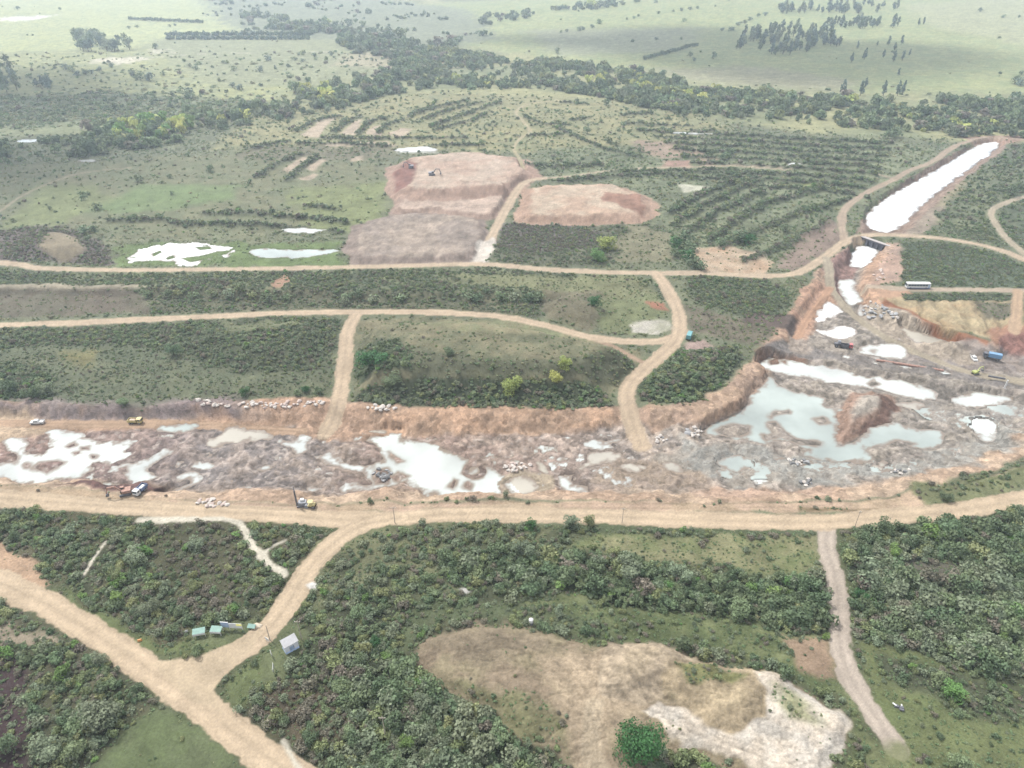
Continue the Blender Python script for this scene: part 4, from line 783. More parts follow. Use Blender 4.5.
# low tufts between the bushes
x, y, sz, sp_ = sprout(60, 200, 1.1); sz = sz*.33; sp_ = np.where(rng.uniform(0, 1, len(x)) < .5, 2, sp_)
xx = rng.uniform(-180, 180, 16000); yy = rng.uniform(62, 175, 16000); dd = samp(D2, xx, yy); k_ = (dd > .07) & (dd < .6) & (samp(R2, xx, yy) < .02); xx = xx[k_]; yy = yy[k_]
x = np.concatenate([x, xx]); y = np.concatenate([y, yy]); sz = np.concatenate([sz, rng.uniform(.2, .55, len(xx))]); sp_ = np.concatenate([sp_, rng.choice([0, 2, 5, 2], len(xx))])
scatter_tree('undergrowth', pack(x, y, sz, sp_, 2), TUFTS, 'low tufts and weeds growing between the near bushes and over the grass', 'undergrowth')
x, y, sz, sp_ = sprout(ynear, 430, 1.08, .76)
sp_ = soften(x, y, sp_)
scatter_tree('hillside_scrub', pack(x, y, sz, sp_, 2), MIDS+TUFTS, 'grey-green scrub over the banks and plateaus between the dirt roads beyond the pit', 'scrub')
x, y, sz, sp_ = sprout(430, 760, 2.0, 1.0, -120, 1140)
x2, y2, s2_, p2_ = sprout(760, 1150, 3.0, 1.25, -60, 1084)
x3, y3, s3_, p3_ = sprout(430, 1100, 1.7, .95, -60, 1084); q_ = samp(D2, x3, y3) > .78; x3, y3, s3_, p3_ = x3[q_], y3[q_], s3_[q_], p3_[q_]
x = np.concatenate([x, x2, x3]); y = np.concatenate([y, y2, y3]); sz = np.concatenate([sz, s2_, s3_]); sp_ = np.concatenate([sp_, p2_, p3_])
sp_ = soften(x, y, sp_)
scatter_tree('spoil_row_scrub', pack(x, y, sz, sp_, 2), FARS+TUFTF, 'scrub in rows over the old overgrown spoil ridges around the pink spoil heaps', 'scrub')
x, y, sz, sp_ = sprout(1150, 3400, 8, 1.25, -40, 1064)
q_ = vnoise(x/45, y/60, 91) > .55; x, y, sz, sp_ = x[q_], y[q_], sz[q_]*1.1, sp_[q_]
scatter_tree('distant_scrub', pack(x, y, sz, sp_, 2), FARS, 'bushes dotted over the hazy far farmland', 'scrub')

# ------------------------------------------------------------------ trees
def crown_mesh(seed, leaf, n, size, shape='round', tone=.22):
    """unit crown: 1 m high, 0.5 m radius, standing on z = 0"""
    g = np.random.default_rng(seed); bl = []
    if shape == 'round':
        for i in range(11):
            a = g.uniform(0, 6.28); z = g.uniform(.3, .82); r = g.uniform(.05, .34)*math.sqrt(max(.1, 1-((z-.5)*1.9)**2)); s = g.uniform(.14, .24)
            bl.append((math.cos(a)*r, math.sin(a)*r, z, s, s, s*.85))
    elif shape == 'low':
        for i in range(17):
            a = g.uniform(0, 6.28); z = g.uniform(.2, .76); r = g.uniform(.05, .36); s = g.uniform(.15, .26)
            bl.append((math.cos(a)*r, math.sin(a)*r, z, s, s, s*1.05))
    else:
        for i in range(9):
            z = .25+.68*i/9+g.uniform(-.03, .03); a = g.uniform(0, 6.28); r = g.uniform(.05, .26)*(1.15-z); s = g.uniform(.12, .2)*(1.2-.4*z)
            bl.append((math.cos(a)*r, math.sin(a)*r, z, s, s, s*.8))
    V, F, t = leaf_cloud(g, bl, n, size, tone, -.8)
    return raw_mesh('crown', V, F4=F, mats=[LEAF[leaf]], attrs=[('tone', 'FLOAT', t.astype(np.float32))])
def trunk_mesh(seed, limbs=5):
    g = np.random.default_rng(seed); V = []; F = []
    def limb(a, b, r0, r1):
        o = len(V); a = np.array(a); b = np.array(b)
        for p, r in ((a, r0), ((a+b)/2+g.normal(size=3)*.012, (r0+r1)/2), (b, r1)):
            for k in range(6): V.append((p[0]+r*math.cos(k*1.047), p[1]+r*math.sin(k*1.047), p[2]))
        for s_ in (0, 6):
            for k in range(6): F.append((o+s_+k, o+s_+(k+1) % 6, o+s_+6+(k+1) % 6, o+s_+6+k))
    limb((0, 0, -.03), (.01, .01, .45), .035, .022); limb((.01, .01, .44), (.02, 0, .8), .022, .008)
    for i in range(limbs):
        a = g.uniform(0, 6.28); z = g.uniform(.2, .5); limb((0, 0, z), (math.cos(a)*.27, math.sin(a)*.27, z+g.uniform(.15, .3)), .016, .006)
    return raw_mesh('trunk', np.array(V), F4=np.array(F), mats=[M_BARK], smooth=True)
TR = [trunk_mesh(3), trunk_mesh(8, 4)]; CR = {}
def crown_of(leaf, n, size, shape, v):
    k = (leaf, n, shape, v)
    if k not in CR: CR[k] = crown_mesh(hash((n, v)) % 9999 if False else n*3+v*17+len(leaf), leaf, n, size, shape)
    return CR[k]
def tree(px, py, leaf, width, height, label, group=None, name='tree', shape='round', far=False, cat='tree', xyz=None):
    p = xyz if xyz is not None else G(px, py)
    e = bpy.data.objects.new(name, None); e.empty_display_size = .5; SC.objects.link(e); e.location = p; e.rotation_euler[2] = random.uniform(0, 6.28)
    tag(e, label, cat, group)
    n, s_ = (150, .075) if far else ((4200, .02) if width > 11.9 and height > 10 else (1500, .034) if width > 3.5 else (700, .045))
    for nm, me in (('trunk', TR[random.randint(0, 1)]), ('crown', crown_of(leaf, n, s_, shape, random.randint(0, 1 if not far else 3)))):
        o = link(nm, me, e); o.scale = (width, width, height)
    return e
NEAR_TREES = [
 (634, 757, 'fern', 13, 13, 'big round dark green tree on the tan spoil platform'), (377, 646, 'fern', 3.8, 3.4, 'small bright green round tree between the white hut and the spoil platform'),
 (360, 616, 'mid', 5, 3.6, 'yellowish green tree up the slope right of the white hut'), (407, 748, 'lime', 4, 4, 'bright lime tree near the bottom edge left of the spoil platform'),
 (350, 738, 'mid', 5, 4, 'mid green tree by the wooden pole in the dark scrub'), (310, 742, 'dark', 4.6, 4, 'blue green tree right of the road at the bottom edge'),
 (472, 740, 'olive', 3.6, 3.6, 'olive tree under the lower left edge of the spoil platform'), (341, 690, 'mid', 4.6, 3.6, 'mid green tree below the white hut in dark scrub'),
 (360, 702, 'mid', 4, 3.4, 'green tree left of the group of grey trees beside the spoil platform'), (424, 706, 'grey', 5.4, 4.2, 'largest grey-green tree left of the spoil platform'),
 (104, 722, 'grey', 10, 7, 'broad pale grey-green tree at the edge of the grass patch, bottom left'), (50, 758, 'grey', 7.5, 5.5, 'pale grey-green tree left of the broad one in the bottom left corner'),
 (78, 756, 'mid', 6, 5, 'green tree between the two pale trees in the bottom left corner'), (4, 752, 'dark', 6, 5, 'dark round tree cut by the left picture edge'),
 (194, 590, 'olive', 4, 3.2, 'yellow-olive tree above the signboard in the triangle of scrub'), (138, 560, 'grey', 7, 4.5, 'wide grey tree in the middle of the triangle of scrub'),
 (197, 549, 'grey', 6.4, 4.2, 'grey tree near the pale gully in the triangle of scrub'), (101, 662, 'grey', 4.2, 3.4, 'grey-green tree on the verge below the wide left road'),
 (150, 612, 'grey', 5, 4, 'grey tree left of the low green-roofed stalls'), (116, 578, 'olive', 4.6, 3.6, 'olive tree above the wide left road'), (234, 613, 'lime', 3.4, 3.4, 'bright green tree behind the blue and white signboard'),
 (531, 528, 'fern', 4.2, 3.6, 'vivid green round tree at the lower edge of the main road'), (571, 527, 'grey', 6, 4.4, 'pale grey tree at the lower edge of the main road'), (589, 526, 'olive', 4, 5, 'thin pale olive tree beside the main road'),
 (524, 556, 'grey', 7, 5, 'wide pale grey tree standing above the dark thicket'), (627, 575, 'grey', 9, 5.5, 'broad blue-grey tree on the thicket edge below the grass strip'), (680, 580, 'grey', 7, 4.8, 'blue-grey tree right of the broad one on the thicket edge'),
 (738, 614, 'mid', 6.5, 4.8, 'green-grey tree on the lower edge of the long thicket'), (750, 590, 'lime', 3.4, 3, 'small yellow-green tree in the dark right half of the long thicket'), (668, 588, 'lime', 3, 2.8, 'small green tree in the dark middle of the long thicket'),
 (951, 696, 'lime', 6, 4.4, 'bright green tree at the lower edge of the big right thicket'), (892, 556, 'lime', 4.4, 4, 'bright green tree in the upper left of the big right thicket'), (850, 543, 'olive', 3.8, 2.8, 'low olive tree at the top of the side track'),
 (977, 658, 'lime', 2.6, 2.6, 'tiny lime tree inside the lower big right thicket'), (883, 534, 'dark', 6, 6, 'tall dark tree beside the main road at the thicket corner'), (860, 600, 'fern', 4, 3.4, 'green tree at the right verge of the side track'),
 (936, 682, 'mid', 5.6, 4, 'mid green tree left of the bright one below the big right thicket'), (961, 768, 'mid', 6, 4, 'green tree on the grass at the bottom right edge'), (1003, 640, 'lime', 2.8, 2.6, 'small green tree near the right picture edge in the thicket'),
 (944, 500, 'dark', 4.4, 3.2, 'dark round tree on the grassy embankment inside the road bend'),
 (513, 376, 'gold', 9, 7, 'yellow-green tree low on the plateau slope'), (565, 365, 'gold', 6.5, 5.5, 'yellow-green tree on the plateau rim, right one of the pair'), (556, 371, 'gold', 6.5, 5, 'yellow-green tree on the plateau rim, left one of the pair'),
 (374, 366, 'fern', 13, 6, 'wide dark green tree beside the track at the left foot of the plateau'), (390, 372, 'dark', 9, 5, 'dark tree right of the wide one at the left foot of the plateau'), (450, 355, 'dark', 5, 3.6, 'small dark tree on the plateau top'),
 (174, 355, 'dark', 7, 5.5, 'lone dark tree at the foot of the left scrub ridge'), (606, 249, 'gold', 13, 8, 'large yellow-green tree below the right pink spoil heap'), (597, 261, 'lime', 10, 7, 'light green tree in front of the large yellow-green one'),
 (594, 306, 'fern', 8, 5, 'dark green tree beside the brown hump'), (48, 394, 'grey', 7, 5.5, 'round grey tree on the left bank above the pit'), (32, 398, 'dark', 6.5, 5, 'dark tree left of the round grey one above the pit'), (12, 392, 'dark', 8, 6, 'dark tree furthest left above the pit'),
 (246, 395, 'fern', 4.6, 3.4, 'round green tree above the line of pale boulders'), (306, 392, 'fern', 4, 3, 'green tree near the vertical track above the boulders'), (319, 394, 'dark', 3.6, 3, 'small dark tree nearest the vertical track'), (297, 395, 'mid', 4, 2.8, 'low green tree left of the pair by the vertical track'), (124, 406, 'mid', 5, 3, 'pale green tree on the rim of the pit'),
 (82, 121, 'dark', 1, 1, '')]
for a in NEAR_TREES[:-1]:
    tree(a[0], a[1], a[2], a[3], a[4], a[5], shape='low')
for (px, py, lf, w_, h_) in [(149, 297, 'mid', 7, 4.5), (167, 294, 'dark', 6, 4.5), (177, 297, 'olive', 6, 4.5), (194, 298, 'mid', 6, 4), (212, 294, 'mid', 7, 4.5), (228, 296, 'grey', 8, 5), (240, 290, 'mid', 6, 5), (253, 297, 'olive', 6, 4), (264, 293, 'dark', 6, 4), (270, 303, 'dark', 7, 5), (286, 296, 'mid', 5, 4),
                             (348, 298, 'mid', 8, 4.6), (358, 294, 'dark', 8, 5), (400, 296, 'mid', 8, 4), (470, 296, 'dark', 8, 5), (478, 302, 'dark', 8, 5), (500, 300, 'mid', 8, 5), (512, 296, 'grey', 8, 5), (528, 302, 'dark', 8, 5), (536, 296, 'dark', 9, 5), (344, 305, 'grey', 6, 4), (374, 302, 'grey', 7, 4)]:
    tree(px, py, lf, w_, h_, {'mid': 'mid green', 'dark': 'dark green', 'olive': 'olive', 'grey': 'grey-green'}[lf]+(' tree on the left half of' if px < 320 else ' tree right of the middle on')+' the overgrown bank between the long roads', 'trees on the bank between the two long dirt roads', far=True, shape='low')
for (px, py, lf, w_, h_) in [(677, 247, 'fern', 12, 7), (684, 243, 'dark', 12, 7), (690, 250, 'dark', 11, 6), (688, 258, 'fern', 11, 6), (694, 266, 'dark', 10, 6), (700, 270, 'dark', 8, 5), (674, 256, 'dark', 8, 5)]:
    tree(px, py, lf, w_, h_, 'dark green tree in the clump left of the bare tan field', 'clump of dark trees by the bare tan field', far=True, shape='low')
for (px, py, lf, w_, h_) in [(741, 240, 'dark', 11, 6), (748, 243, 'fern', 11, 6), (728, 242, 'dark', 10, 5), (720, 246, 'dark', 8, 5), (785, 232, 'dark', 9, 5), (712, 156, 'dark', 9, 6), (722, 158, 'dark', 9, 6), (729, 155, 'dark', 9, 6), (704, 151, 'dark', 7, 5), (640, 152, 'dark', 8, 5), (608, 143, 'dark', 9, 6), (616, 146, 'dark', 8, 5), (587, 134, 'dark', 8, 6), (606, 106, 'dark', 10, 7), (684, 118, 'dark', 10, 7), (1009, 195, 'dark', 11, 7), (1016, 190, 'dark', 9, 6), (894, 137, 'dark', 16, 9), (888, 139, 'dark', 12, 8)]:
    tree(px, py, lf, w_, h_, 'dark tree standing out of the terraced scrub beyond the bare tan field', 'dark trees among the scrub terraces', far=True, shape='low')
for (px, py, w_, h_) in [(98, 210, 8, 5), (138, 182, 9, 6), (211, 172, 8, 6), (170, 178, 5, 3.5), (84, 200, 6, 4), (83, 196, 6, 4), (50, 210, 4, 3), (83, 233, 10, 5), (95, 231, 7, 4), (14, 222, 4, 3), (89, 241, 7, 4), (172, 195, 4, 3)]:
    tree(px, py, 'dark', w_, h_, 'lone dark round tree in the green meadow beyond the long pond', 'lone dark trees in the green meadow', far=True, shape='low')

# far groves: each tree by itself
def in_poly(px, n, rg):
    a = np.array(px, float); x0, y0 = a.min(0); x1, y1 = a.max(0); o = []
    while len(o) < n:
        x, y = rg.uniform(x0, x1), rg.uniform(y0, y1); c = False
        for k in range(len(a)):
            p, q = a[k], a[(k+1) % len(a)]
            if (p[1] > y) != (q[1] > y) and x < p[0]+(y-p[1])*(q[0]-p[0])/(q[1]-p[1]): c = not c
        if c: o.append((x, y))
    return sorted(o, key=lambda t_: t_[1])
rg = random.Random(5)
def grove(px, n, leaf, w_, h_, label, group, shape='round', kind='tree', z=0):
    for x, y in in_poly(px, n, rg):
        lf_ = rg.choice(leaf); cw = {'gum': 'blue-grey', 'grey': 'pale grey-green', 'dark': 'dark green'}[lf_]
        tree(x, y, lf_, w_*rg.uniform(.75, 1.25), h_*rg.uniform(.75, 1.2), label.replace('blue-green', cw).replace('gum tree', cw+' gum tree').replace('tall dark tree', 'tall '+cw+' tree').replace('thin pale', 'thin '+cw), group, kind, shape, True)
grove([(72, 42), (80, 38), (100, 40), (128, 44), (130, 50), (110, 52), (84, 52), (76, 47)], 42, ['gum', 'grey', 'dark'], 15, 17, 'tall blue-green tree in the dark grove on the pale field, upper left', 'grove on the pale field')
grove([(-30, 70), (2, 62), (16, 80), (24, 92), (-30, 94)], 22, ['gum', 'dark'], 16, 18, 'tall dark tree of the wood at the upper left picture edge', 'wood at the upper left edge')
grove([(34, 84), (50, 84), (56, 94), (40, 92)], 7, ['gum'], 12, 12, 'thin pale tree right of the wood at the upper left edge', 'pale trees beside the left wood', 'tall')
grove([(742, 36), (790, 26), (830, 32), (842, 46), (826, 50), (786, 56), (745, 54), (730, 48)], 95, ['gum', 'gum', 'dark', 'grey'], 14, 16, 'tall gum tree of the plantation on the far green slope', 'gum plantation on the far slope', 'tall', 'eucalyptus_tree')
grove([(776, 8), (880, 4), (904, 10), (896, 14), (780, 14)], 55, ['gum', 'grey'], 16, 16, 'gum tree of the plantation at the top picture edge', 'gum plantation at the top edge', 'tall', 'eucalyptus_tree')
grove([(824, 24), (870, 20), (902, 22), (904, 30), (870, 30), (830, 28)], 34, ['gum', 'dark'], 14, 14, 'gum tree in the small plantation between the two larger ones', 'small gum plantation', 'tall', 'eucalyptus_tree')
for (px, py, h_) in [(842, 95, 17), (860, 96, 17), (865, 88, 12), (883, 96, 17), (897, 96, 17), (902, 95, 16), (851, 63, 14), (864, 60, 16), (888, 46, 15), (901, 45, 15), (894, 51, 13), (883, 58, 12), (893, 62, 16), (902, 61, 14), (857, 49, 12), (918, 26, 14), (923, 25, 14), (898, 76, 10), (909, 56, 10), (877, 46, 8)]:
    tree(px, py, 'gum', h_*.62, h_, 'slender gum tree standing alone on the far green slope above the river belt', 'slender gum trees on the far slope', 'eucalyptus_tree', 'tall', True)
dots = [(599, 24, 16, 10), (592, 28, 12, 7), (580, 31, 14, 7), (583, 30, 10, 6), (561, 33, 7, 5), (567, 32, 8, 5), (592, 10, 12, 7), (634, 19, 9, 6), (638, 17, 9, 6), (627, 20, 7, 5), (658, 14, 10, 6), (684, 22, 12, 7), (682, 11, 12, 7), (690, 10, 12, 7), (697, 9, 12, 7), (656, 40, 10, 5), (557, 54, 10, 9), (690, 57, 9, 8), (694, 61, 7, 5), (681, 40, 6, 5), (713, 59, 12, 11), (715, 7, 7, 5), (980, 12, 14, 9), (1003, 18, 10, 7), (1019, 18, 9, 6), (999, 39, 6, 5), (1014, 84, 14, 11), (1020, 86, 14, 11), (1021, 75, 8, 6), (729, 1, 12, 8), (656, 3, 12, 7), (673, 12, 8, 5), (731, 31, 14, 8), (738, 26, 12, 8), (744, 24, 12, 8), (750, 21, 12, 8), (758, 17, 12, 8), (765, 16, 12, 8), (722, 31, 9, 6),
        (66, 70, 14, 9), (73, 72, 14, 9), (78, 76, 12, 7), (86, 75, 12, 7), (92, 74, 10, 6), (100, 71, 10, 6), (112, 67, 10, 6), (134, 76, 12, 9), (141, 80, 14, 10), (150, 81, 15, 11), (136, 80, 9, 6), (164, 76, 9, 6), (156, 49, 12, 9), (18, 10, 14, 9), (190, 94, 12, 8), (187, 97, 14, 8), (116, 110, 11, 8), (108, 110, 8, 5), (234, 71, 11, 7), (196, 70, 10, 6), (190, 67, 8, 5), (172, 96, 9, 6), (240, 90, 12, 7), (233, 87, 10, 6), (146, 98, 6, 5), (180, 93, 7, 5), (303, 62, 10, 5), (316, 60, 7, 4), (332, 56, 9, 7), (260, 72, 12, 8), (268, 61, 12, 8), (396, 65, 7, 5), (372, 61, 6, 5), (443, 34, 9, 5), (60, 10, 9, 6), (109, 80, 6, 5), (129, 29, 10, 6), (137, 28, 9, 6), (170, 27, 8, 5), (175, 26, 8, 5)]
for px, py, w_, h_ in dots:
    tree(px, py, rg.choice(['dark', 'gum', 'dark', 'mid']), w_, h_, 'lone rounded tree on the far farmland beyond the river belt' if px > 500 else 'lone rounded tree on the far farmland, upper left', 'lone trees on the right far farmland' if px > 500 else 'lone trees on the left far farmland', far=True, shape='low')
FAR_PTS = []
for k in range(48):
    FAR_PTS.append((168+k*3.0+rg.uniform(-1, 1), 36.2-(k/47)*.6+rg.uniform(-.2, .2), rg.choice([1, 7]), 11, 8))
    FAR_PTS.append((168+k*3.0+rg.uniform(-1, 1), 39.6+rg.uniform(-.2, .2), rg.choice([1, 7]), 10, 7))
for k in range(26): FAR_PTS.append((130+k*2.9+rg.uniform(-1, 1), 20+k*.13, 1, 11, 7))
for k in range(16): FAR_PTS.append((696-k*3.4, 46+k*.95+rg.uniform(-.6, .6), 1, 10, 6))
def bright(px, n, sp0): 
    for x, y in in_poly(px, n, rg): FAR_PTS.append((x, y, rg.choice(sp0), 13*rg.uniform(.75, 1.25), 9.5*rg.uniform(.8, 1.2)))
bright([(108, 132), (130, 124), (156, 118), (190, 128), (196, 134), (160, 142), (120, 140)], 40, [6, 6, 4, 1]); bright([(186, 116), (200, 110), (214, 116), (246, 118), (240, 124), (200, 122)], 18, [6, 5, 1]); bright([(296, 92), (324, 90), (336, 96), (300, 100)], 14, [6, 5])
bright([(572, 80), (600, 76), (640, 84), (680, 90), (715, 100), (700, 102), (640, 94), (590, 90)], 34, [6, 6, 5]); bright([(842, 100), (856, 102), (852, 106), (842, 105)], 5, [6])

# the closed woodland along the river and the far scrub belts: nobody could count these
TALL = proto_set(KINDS, 100, .21, 2, tall=1.15)
def fill(polys):
    xs, ys, ss_, ps = [], [], [], []
    for px, sp0, r_, mx_, dn in polys:
        a = [P(p, q_) for p, q_ in px]; A_ = np.array(a); x0, y0 = A_.min(0)-15; x1, y1 = A_.max(0)+15; n = int((x1-x0)*(y1-y0)/sp0**2)
        x = rng.uniform(x0, x1, n); y = rng.uniform(y0, y1, n); xw = x+14*fbm(x, y, 60, 3, 51); yw = y+18*fbm(x, y, 60, 3, 52); c = np.zeros(n, bool)
        for k in range(len(a)):
            p, q_ = a[k], a[(k+1) % len(a)]; cc = (p[1] > yw) != (q_[1] > yw)
            if abs(q_[1]-p[1]) > 1e-9: c ^= cc & (xw < p[0]+(yw-p[1])*(q_[0]-p[0])/(q_[1]-p[1]))
        c &= rng.uniform(0, 1, n) < dn*(.1+1.35*ss(.55+1.3*fbm(x, y, 45, 3, 53)))
        x, y = x[c], y[c]; pr = np.cumsum(MIXES[mx_]); u = rng.uniform(0, 1, len(x))*.75+.25*vnoise(x/40, y/40, 5)
        xs.append(x); ys.append(y); ss_.append(r_*np.clip(rng.lognormal(0, .28, len(x)), .5, 1.8)); ps.append(np.clip(np.searchsorted(pr, u*pr[-1]), 0, 7))
    return [np.concatenate(v) for v in (xs, ys, ss_, ps)]
pk_ = fill([([(400, 60), (450, 50), (520, 60), (620, 70), (700, 88), (850, 98), (1024, 102), (1300, 106), (1300, 148), (1024, 142), (930, 138), (840, 126), (740, 118), (650, 108), (560, 92), (470, 90), (400, 94), (330, 102), (300, 112), (320, 96), (380, 84)], 6.2, 4.8, 7, 1.05),
            ([(-150, 150), (0, 148), (60, 140), (110, 128), (160, 124), (200, 128), (190, 140), (120, 152), (60, 160), (20, 168), (-150, 180)], 7, 4.8, 7, .85),
            ([(200, 125), (260, 105), (300, 95), (400, 72), (420, 60), (440, 88), (380, 98), (300, 118), (230, 130)], 8, 5, 5, 1.0),
            ([(330, 42), (400, 46), (450, 44), (460, 60), (420, 66), (350, 52)], 11, 6.5, 7, 1.0),
            ([(240, 14), (300, 20), (360, 30), (420, 42), (410, 50), (340, 44), (300, 34), (250, 26)], 14, 7, 7, .8),
            ([(460, 20), (500, 16), (560, 8), (640, 0), (640, 4), (540, 14), (490, 26)], 15, 7, 7, .8)])
scatter_tree('riverside_woodland', pack(pk_[0], pk_[1], pk_[2], pk_[3], 2), TALL, 'dense blue-green woodland along the river crossing the far plain', 'woodland')

fp = [G(a[0], a[1]) for a in FAR_PTS]
scatter_tree('distant_trees', (np.array([tuple(p) for p in fp]), rng.uniform(0, 6.28, len(fp)), np.array([(a[3]/2, a[3]/2, a[4]/1.3) for a in FAR_PTS]), np.array([a[2]*2+rg.randint(0, 1) for a in FAR_PTS])), TALL, 'windbreak lines and yellow-green tree clumps along the river and on the far farmland', 'trees')
# ------------------------------------------------------------------ mesh helpers for built things
def bm_box(bm, c, s, taper=None, bevel=0.0, rot=None):
    r = bmesh.ops.create_cube(bm, size=1); vs = r['verts']
    for v in vs:
        k = 1
        if taper and v.co.z > 0: v.co.x *= taper[0]; v.co.y *= taper[1]
        v.co = Vector((v.co.x*s[0], v.co.y*s[1], v.co.z*s[2]))
    if bevel: 
        es = list({e for v in vs for e in v.link_edges}); r2 = bmesh.ops.bevel(bm, geom=es, offset=bevel, segments=2, affect='EDGES', profile=.6)
        vs = list({v for f in r2['faces'] for v in f.verts} | {v for v in vs if v.is_valid})
    m = Matrix.Translation(Vector(c))
    if rot is not None: m = m @ rot
    bmesh.ops.transform(bm, matrix=m, verts=vs); return bm
def bm_cyl(bm, a, b, r0, r1=None, seg=12):
    a, b = Vector(a), Vector(b); d = b-a; r1 = r0 if r1 is None else r1
    m = Matrix.Translation((a+b)/2) @ d.to_track_quat('Z', 'Y').to_matrix().to_4x4()
    bmesh.ops.create_cone(bm, cap_ends=True, segments=seg, radius1=r0, radius2=r1, depth=d.length, matrix=m); return bm
def part(name, parent, fn, m):
    bm = bmesh.new(); fn(bm); me = bpy.data.meshes.new(name); bm.to_mesh(me); bm.free(); me.materials.append(m); return link(name, me, parent)
def thing(name, p, rz, label, cat, group=None):
    e = bpy.data.objects.new(name, None); e.empty_display_size = .5; SC.objects.link(e); e.location = p; e.rotation_euler[2] = rz; return tag(e, label, cat, group)
PM = {k: mat(k.replace(' ', '_'), c, r, mt, nz_, 1.5) for k, (c, r, mt, nz_) in {
    'white paint': ((.4, .4, .39), .4, 0, .05), 'dark glass': ((.03, .04, .05), .12, 0, .1), 'rubber': ((.03, .03, .03), .8, 0, .2), 'blue paint': ((.10, .19, .30), .45, 0, .1), 'navy paint': ((.07, .10, .18), .45, 0, .1),
    'yellow paint': ((.32, .27, .12), .45, 0, .15), 'lime paint': ((.24, .26, .09), .5, 0, .12), 'teal paint': ((.07, .19, .2), .4, 0, .1), 'red paint': ((.3, .09, .09), .5, 0, .15), 'dark steel': ((.10, .10, .11), .55, .4, .2), 'grey paint': ((.16, .165, .18), .5, .1, .15),
    'brown rust': ((.22, .13, .10), .8, 0, .3), 'roof sheet': ((.18, .18, .185), .6, .1, .15), 'whitewash': ((.42, .43, .45), .85, 0, .08), 'blue wash': ((.34, .44, .62), .85, 0, .12), 'wood': ((.26, .22, .18), .85, 0, .25), 'green sheet': ((.10, .18, .15), .6, 0, .15),
    'pale sheet': ((.42, .43, .42), .6, 0, .08), 'slate blue': ((.22, .28, .38), .6, 0, .12), 'sign yellow': ((.72, .68, .22), .6, 0, .1), 'concrete': ((.24, .22, .21), .9, 0, .2), 'dark concrete': ((.12, .12, .14), .9, 0, .3), 'tan sheet': ((.34, .29, .22), .8, 0, .15), 'orange plastic': ((.45, .2, .06), .6, 0, .1), 'load of soil': ((.36, .26, .2), .95, 0, .3)}.items()}
def wheels(e, xs, hw, r=.5, w_=.35):
    for x in xs:
        for s_ in (-1, 1):
            wh_ = part('wheel', e, lambda b: bm_cyl(b, (x, s_*(hw-w_), r), (x, s_*hw, r), r, seg=16), PM['rubber'])
            part('rim', wh_, lambda b: bm_cyl(b, (x, s_*(hw-.02), r), (x, s_*(hw+.02), r), r*.5, seg=12), PM['grey paint'])

# bus on the road above the yellow cut slope
p = G(917, 288); t = thing('bus', p, R(-1.5), 'long white bus with dark windows parked on the dirt road above the yellow cut slope', 'bus')
part('body', t, lambda b: bm_box(b, (0, 0, 1.75), (12.2, 2.6, 2.7), (.985, .94), .16), PM['white paint'])
for s_ in (-1, 1):
    part('side_window', t, lambda b: [bm_box(b, (-4.9+1.45*k, s_*1.262, 2.05), (1.3, .06, .85)) for k in range(7)], PM['dark glass'])
part('windscreen', t, lambda b: bm_box(b, (-6.06, 0, 2.0), (.06, 2.2, 1.1)), PM['dark glass']); part('rear_window', t, lambda b: bm_box(b, (6.06, 0, 2.2), (.06, 1.8, .7)), PM['dark glass'])
part('door', t, lambda b: bm_box(b, (5.2, -1.29, 1.45), (.9, .05, 2.0)), PM['slate blue']); part('skirt', t, lambda b: bm_box(b, (0, 0, .52), (11.6, 2.64, .35)), PM['navy paint'])
part('roof_hatch', t, lambda b: [bm_box(b, (x_, 0, 3.13), (.9, .8, .12), bevel=.03) for x_ in (-3, 2.6)], PM['pale sheet'])
wheels(t, (-4.1, 3.9), 1.3)

# hut
p = G(291, 648); p.z += .0; t = thing('hut', p, R(38), 'small white hut with a grey lean-to roof in the scrub beside the forking road', 'hut')
part('wall', t, lambda b: [bm_box(b, (0, 1.18, 1.4), (3.6, .14, 2.8)), bm_box(b, (-1.73, 0, 1.4), (.14, 2.2, 2.8)), bm_box(b, (1.73, 0, 1.4), (.14, 2.2, 2.8)), bm_box(b, (-1.2, -1.18, 1.4), (1.2, .14, 2.8)), bm_box(b, (1.2, -1.18, 1.4), (1.2, .14, 2.8)), bm_box(b, (0, -1.18, 2.45), (1.2, .14, .7))], PM['whitewash'])
part('wall_base', t, lambda b: [bm_box(b, (0, -1.262, .35), (3.64, .02, .7)), bm_box(b, (-1.812, 0, .35), (.02, 2.4, .7))], PM['blue wash'])
part('roof', t, lambda b: bm_box(b, (0, 0, 2.95), (4.0, 2.8, .12), rot=Matrix.Rotation(R(7), 4, 'X')), PM['roof sheet'])
part('door', t, lambda b: bm_box(b, (0, -1.12, 1.05), (1.0, .06, 2.1)), PM['slate blue']); w_ = part('window', t, lambda b: bm_box(b, (-1.79, .1, 1.7), (.05, .9, .8)), PM['dark glass']); part('frame', w_, lambda b: [bm_box(b, (-1.82, .1+dy, 1.7), (.05, .07, .9)) for dy in (-.48, 0, .48)], PM['white paint'])

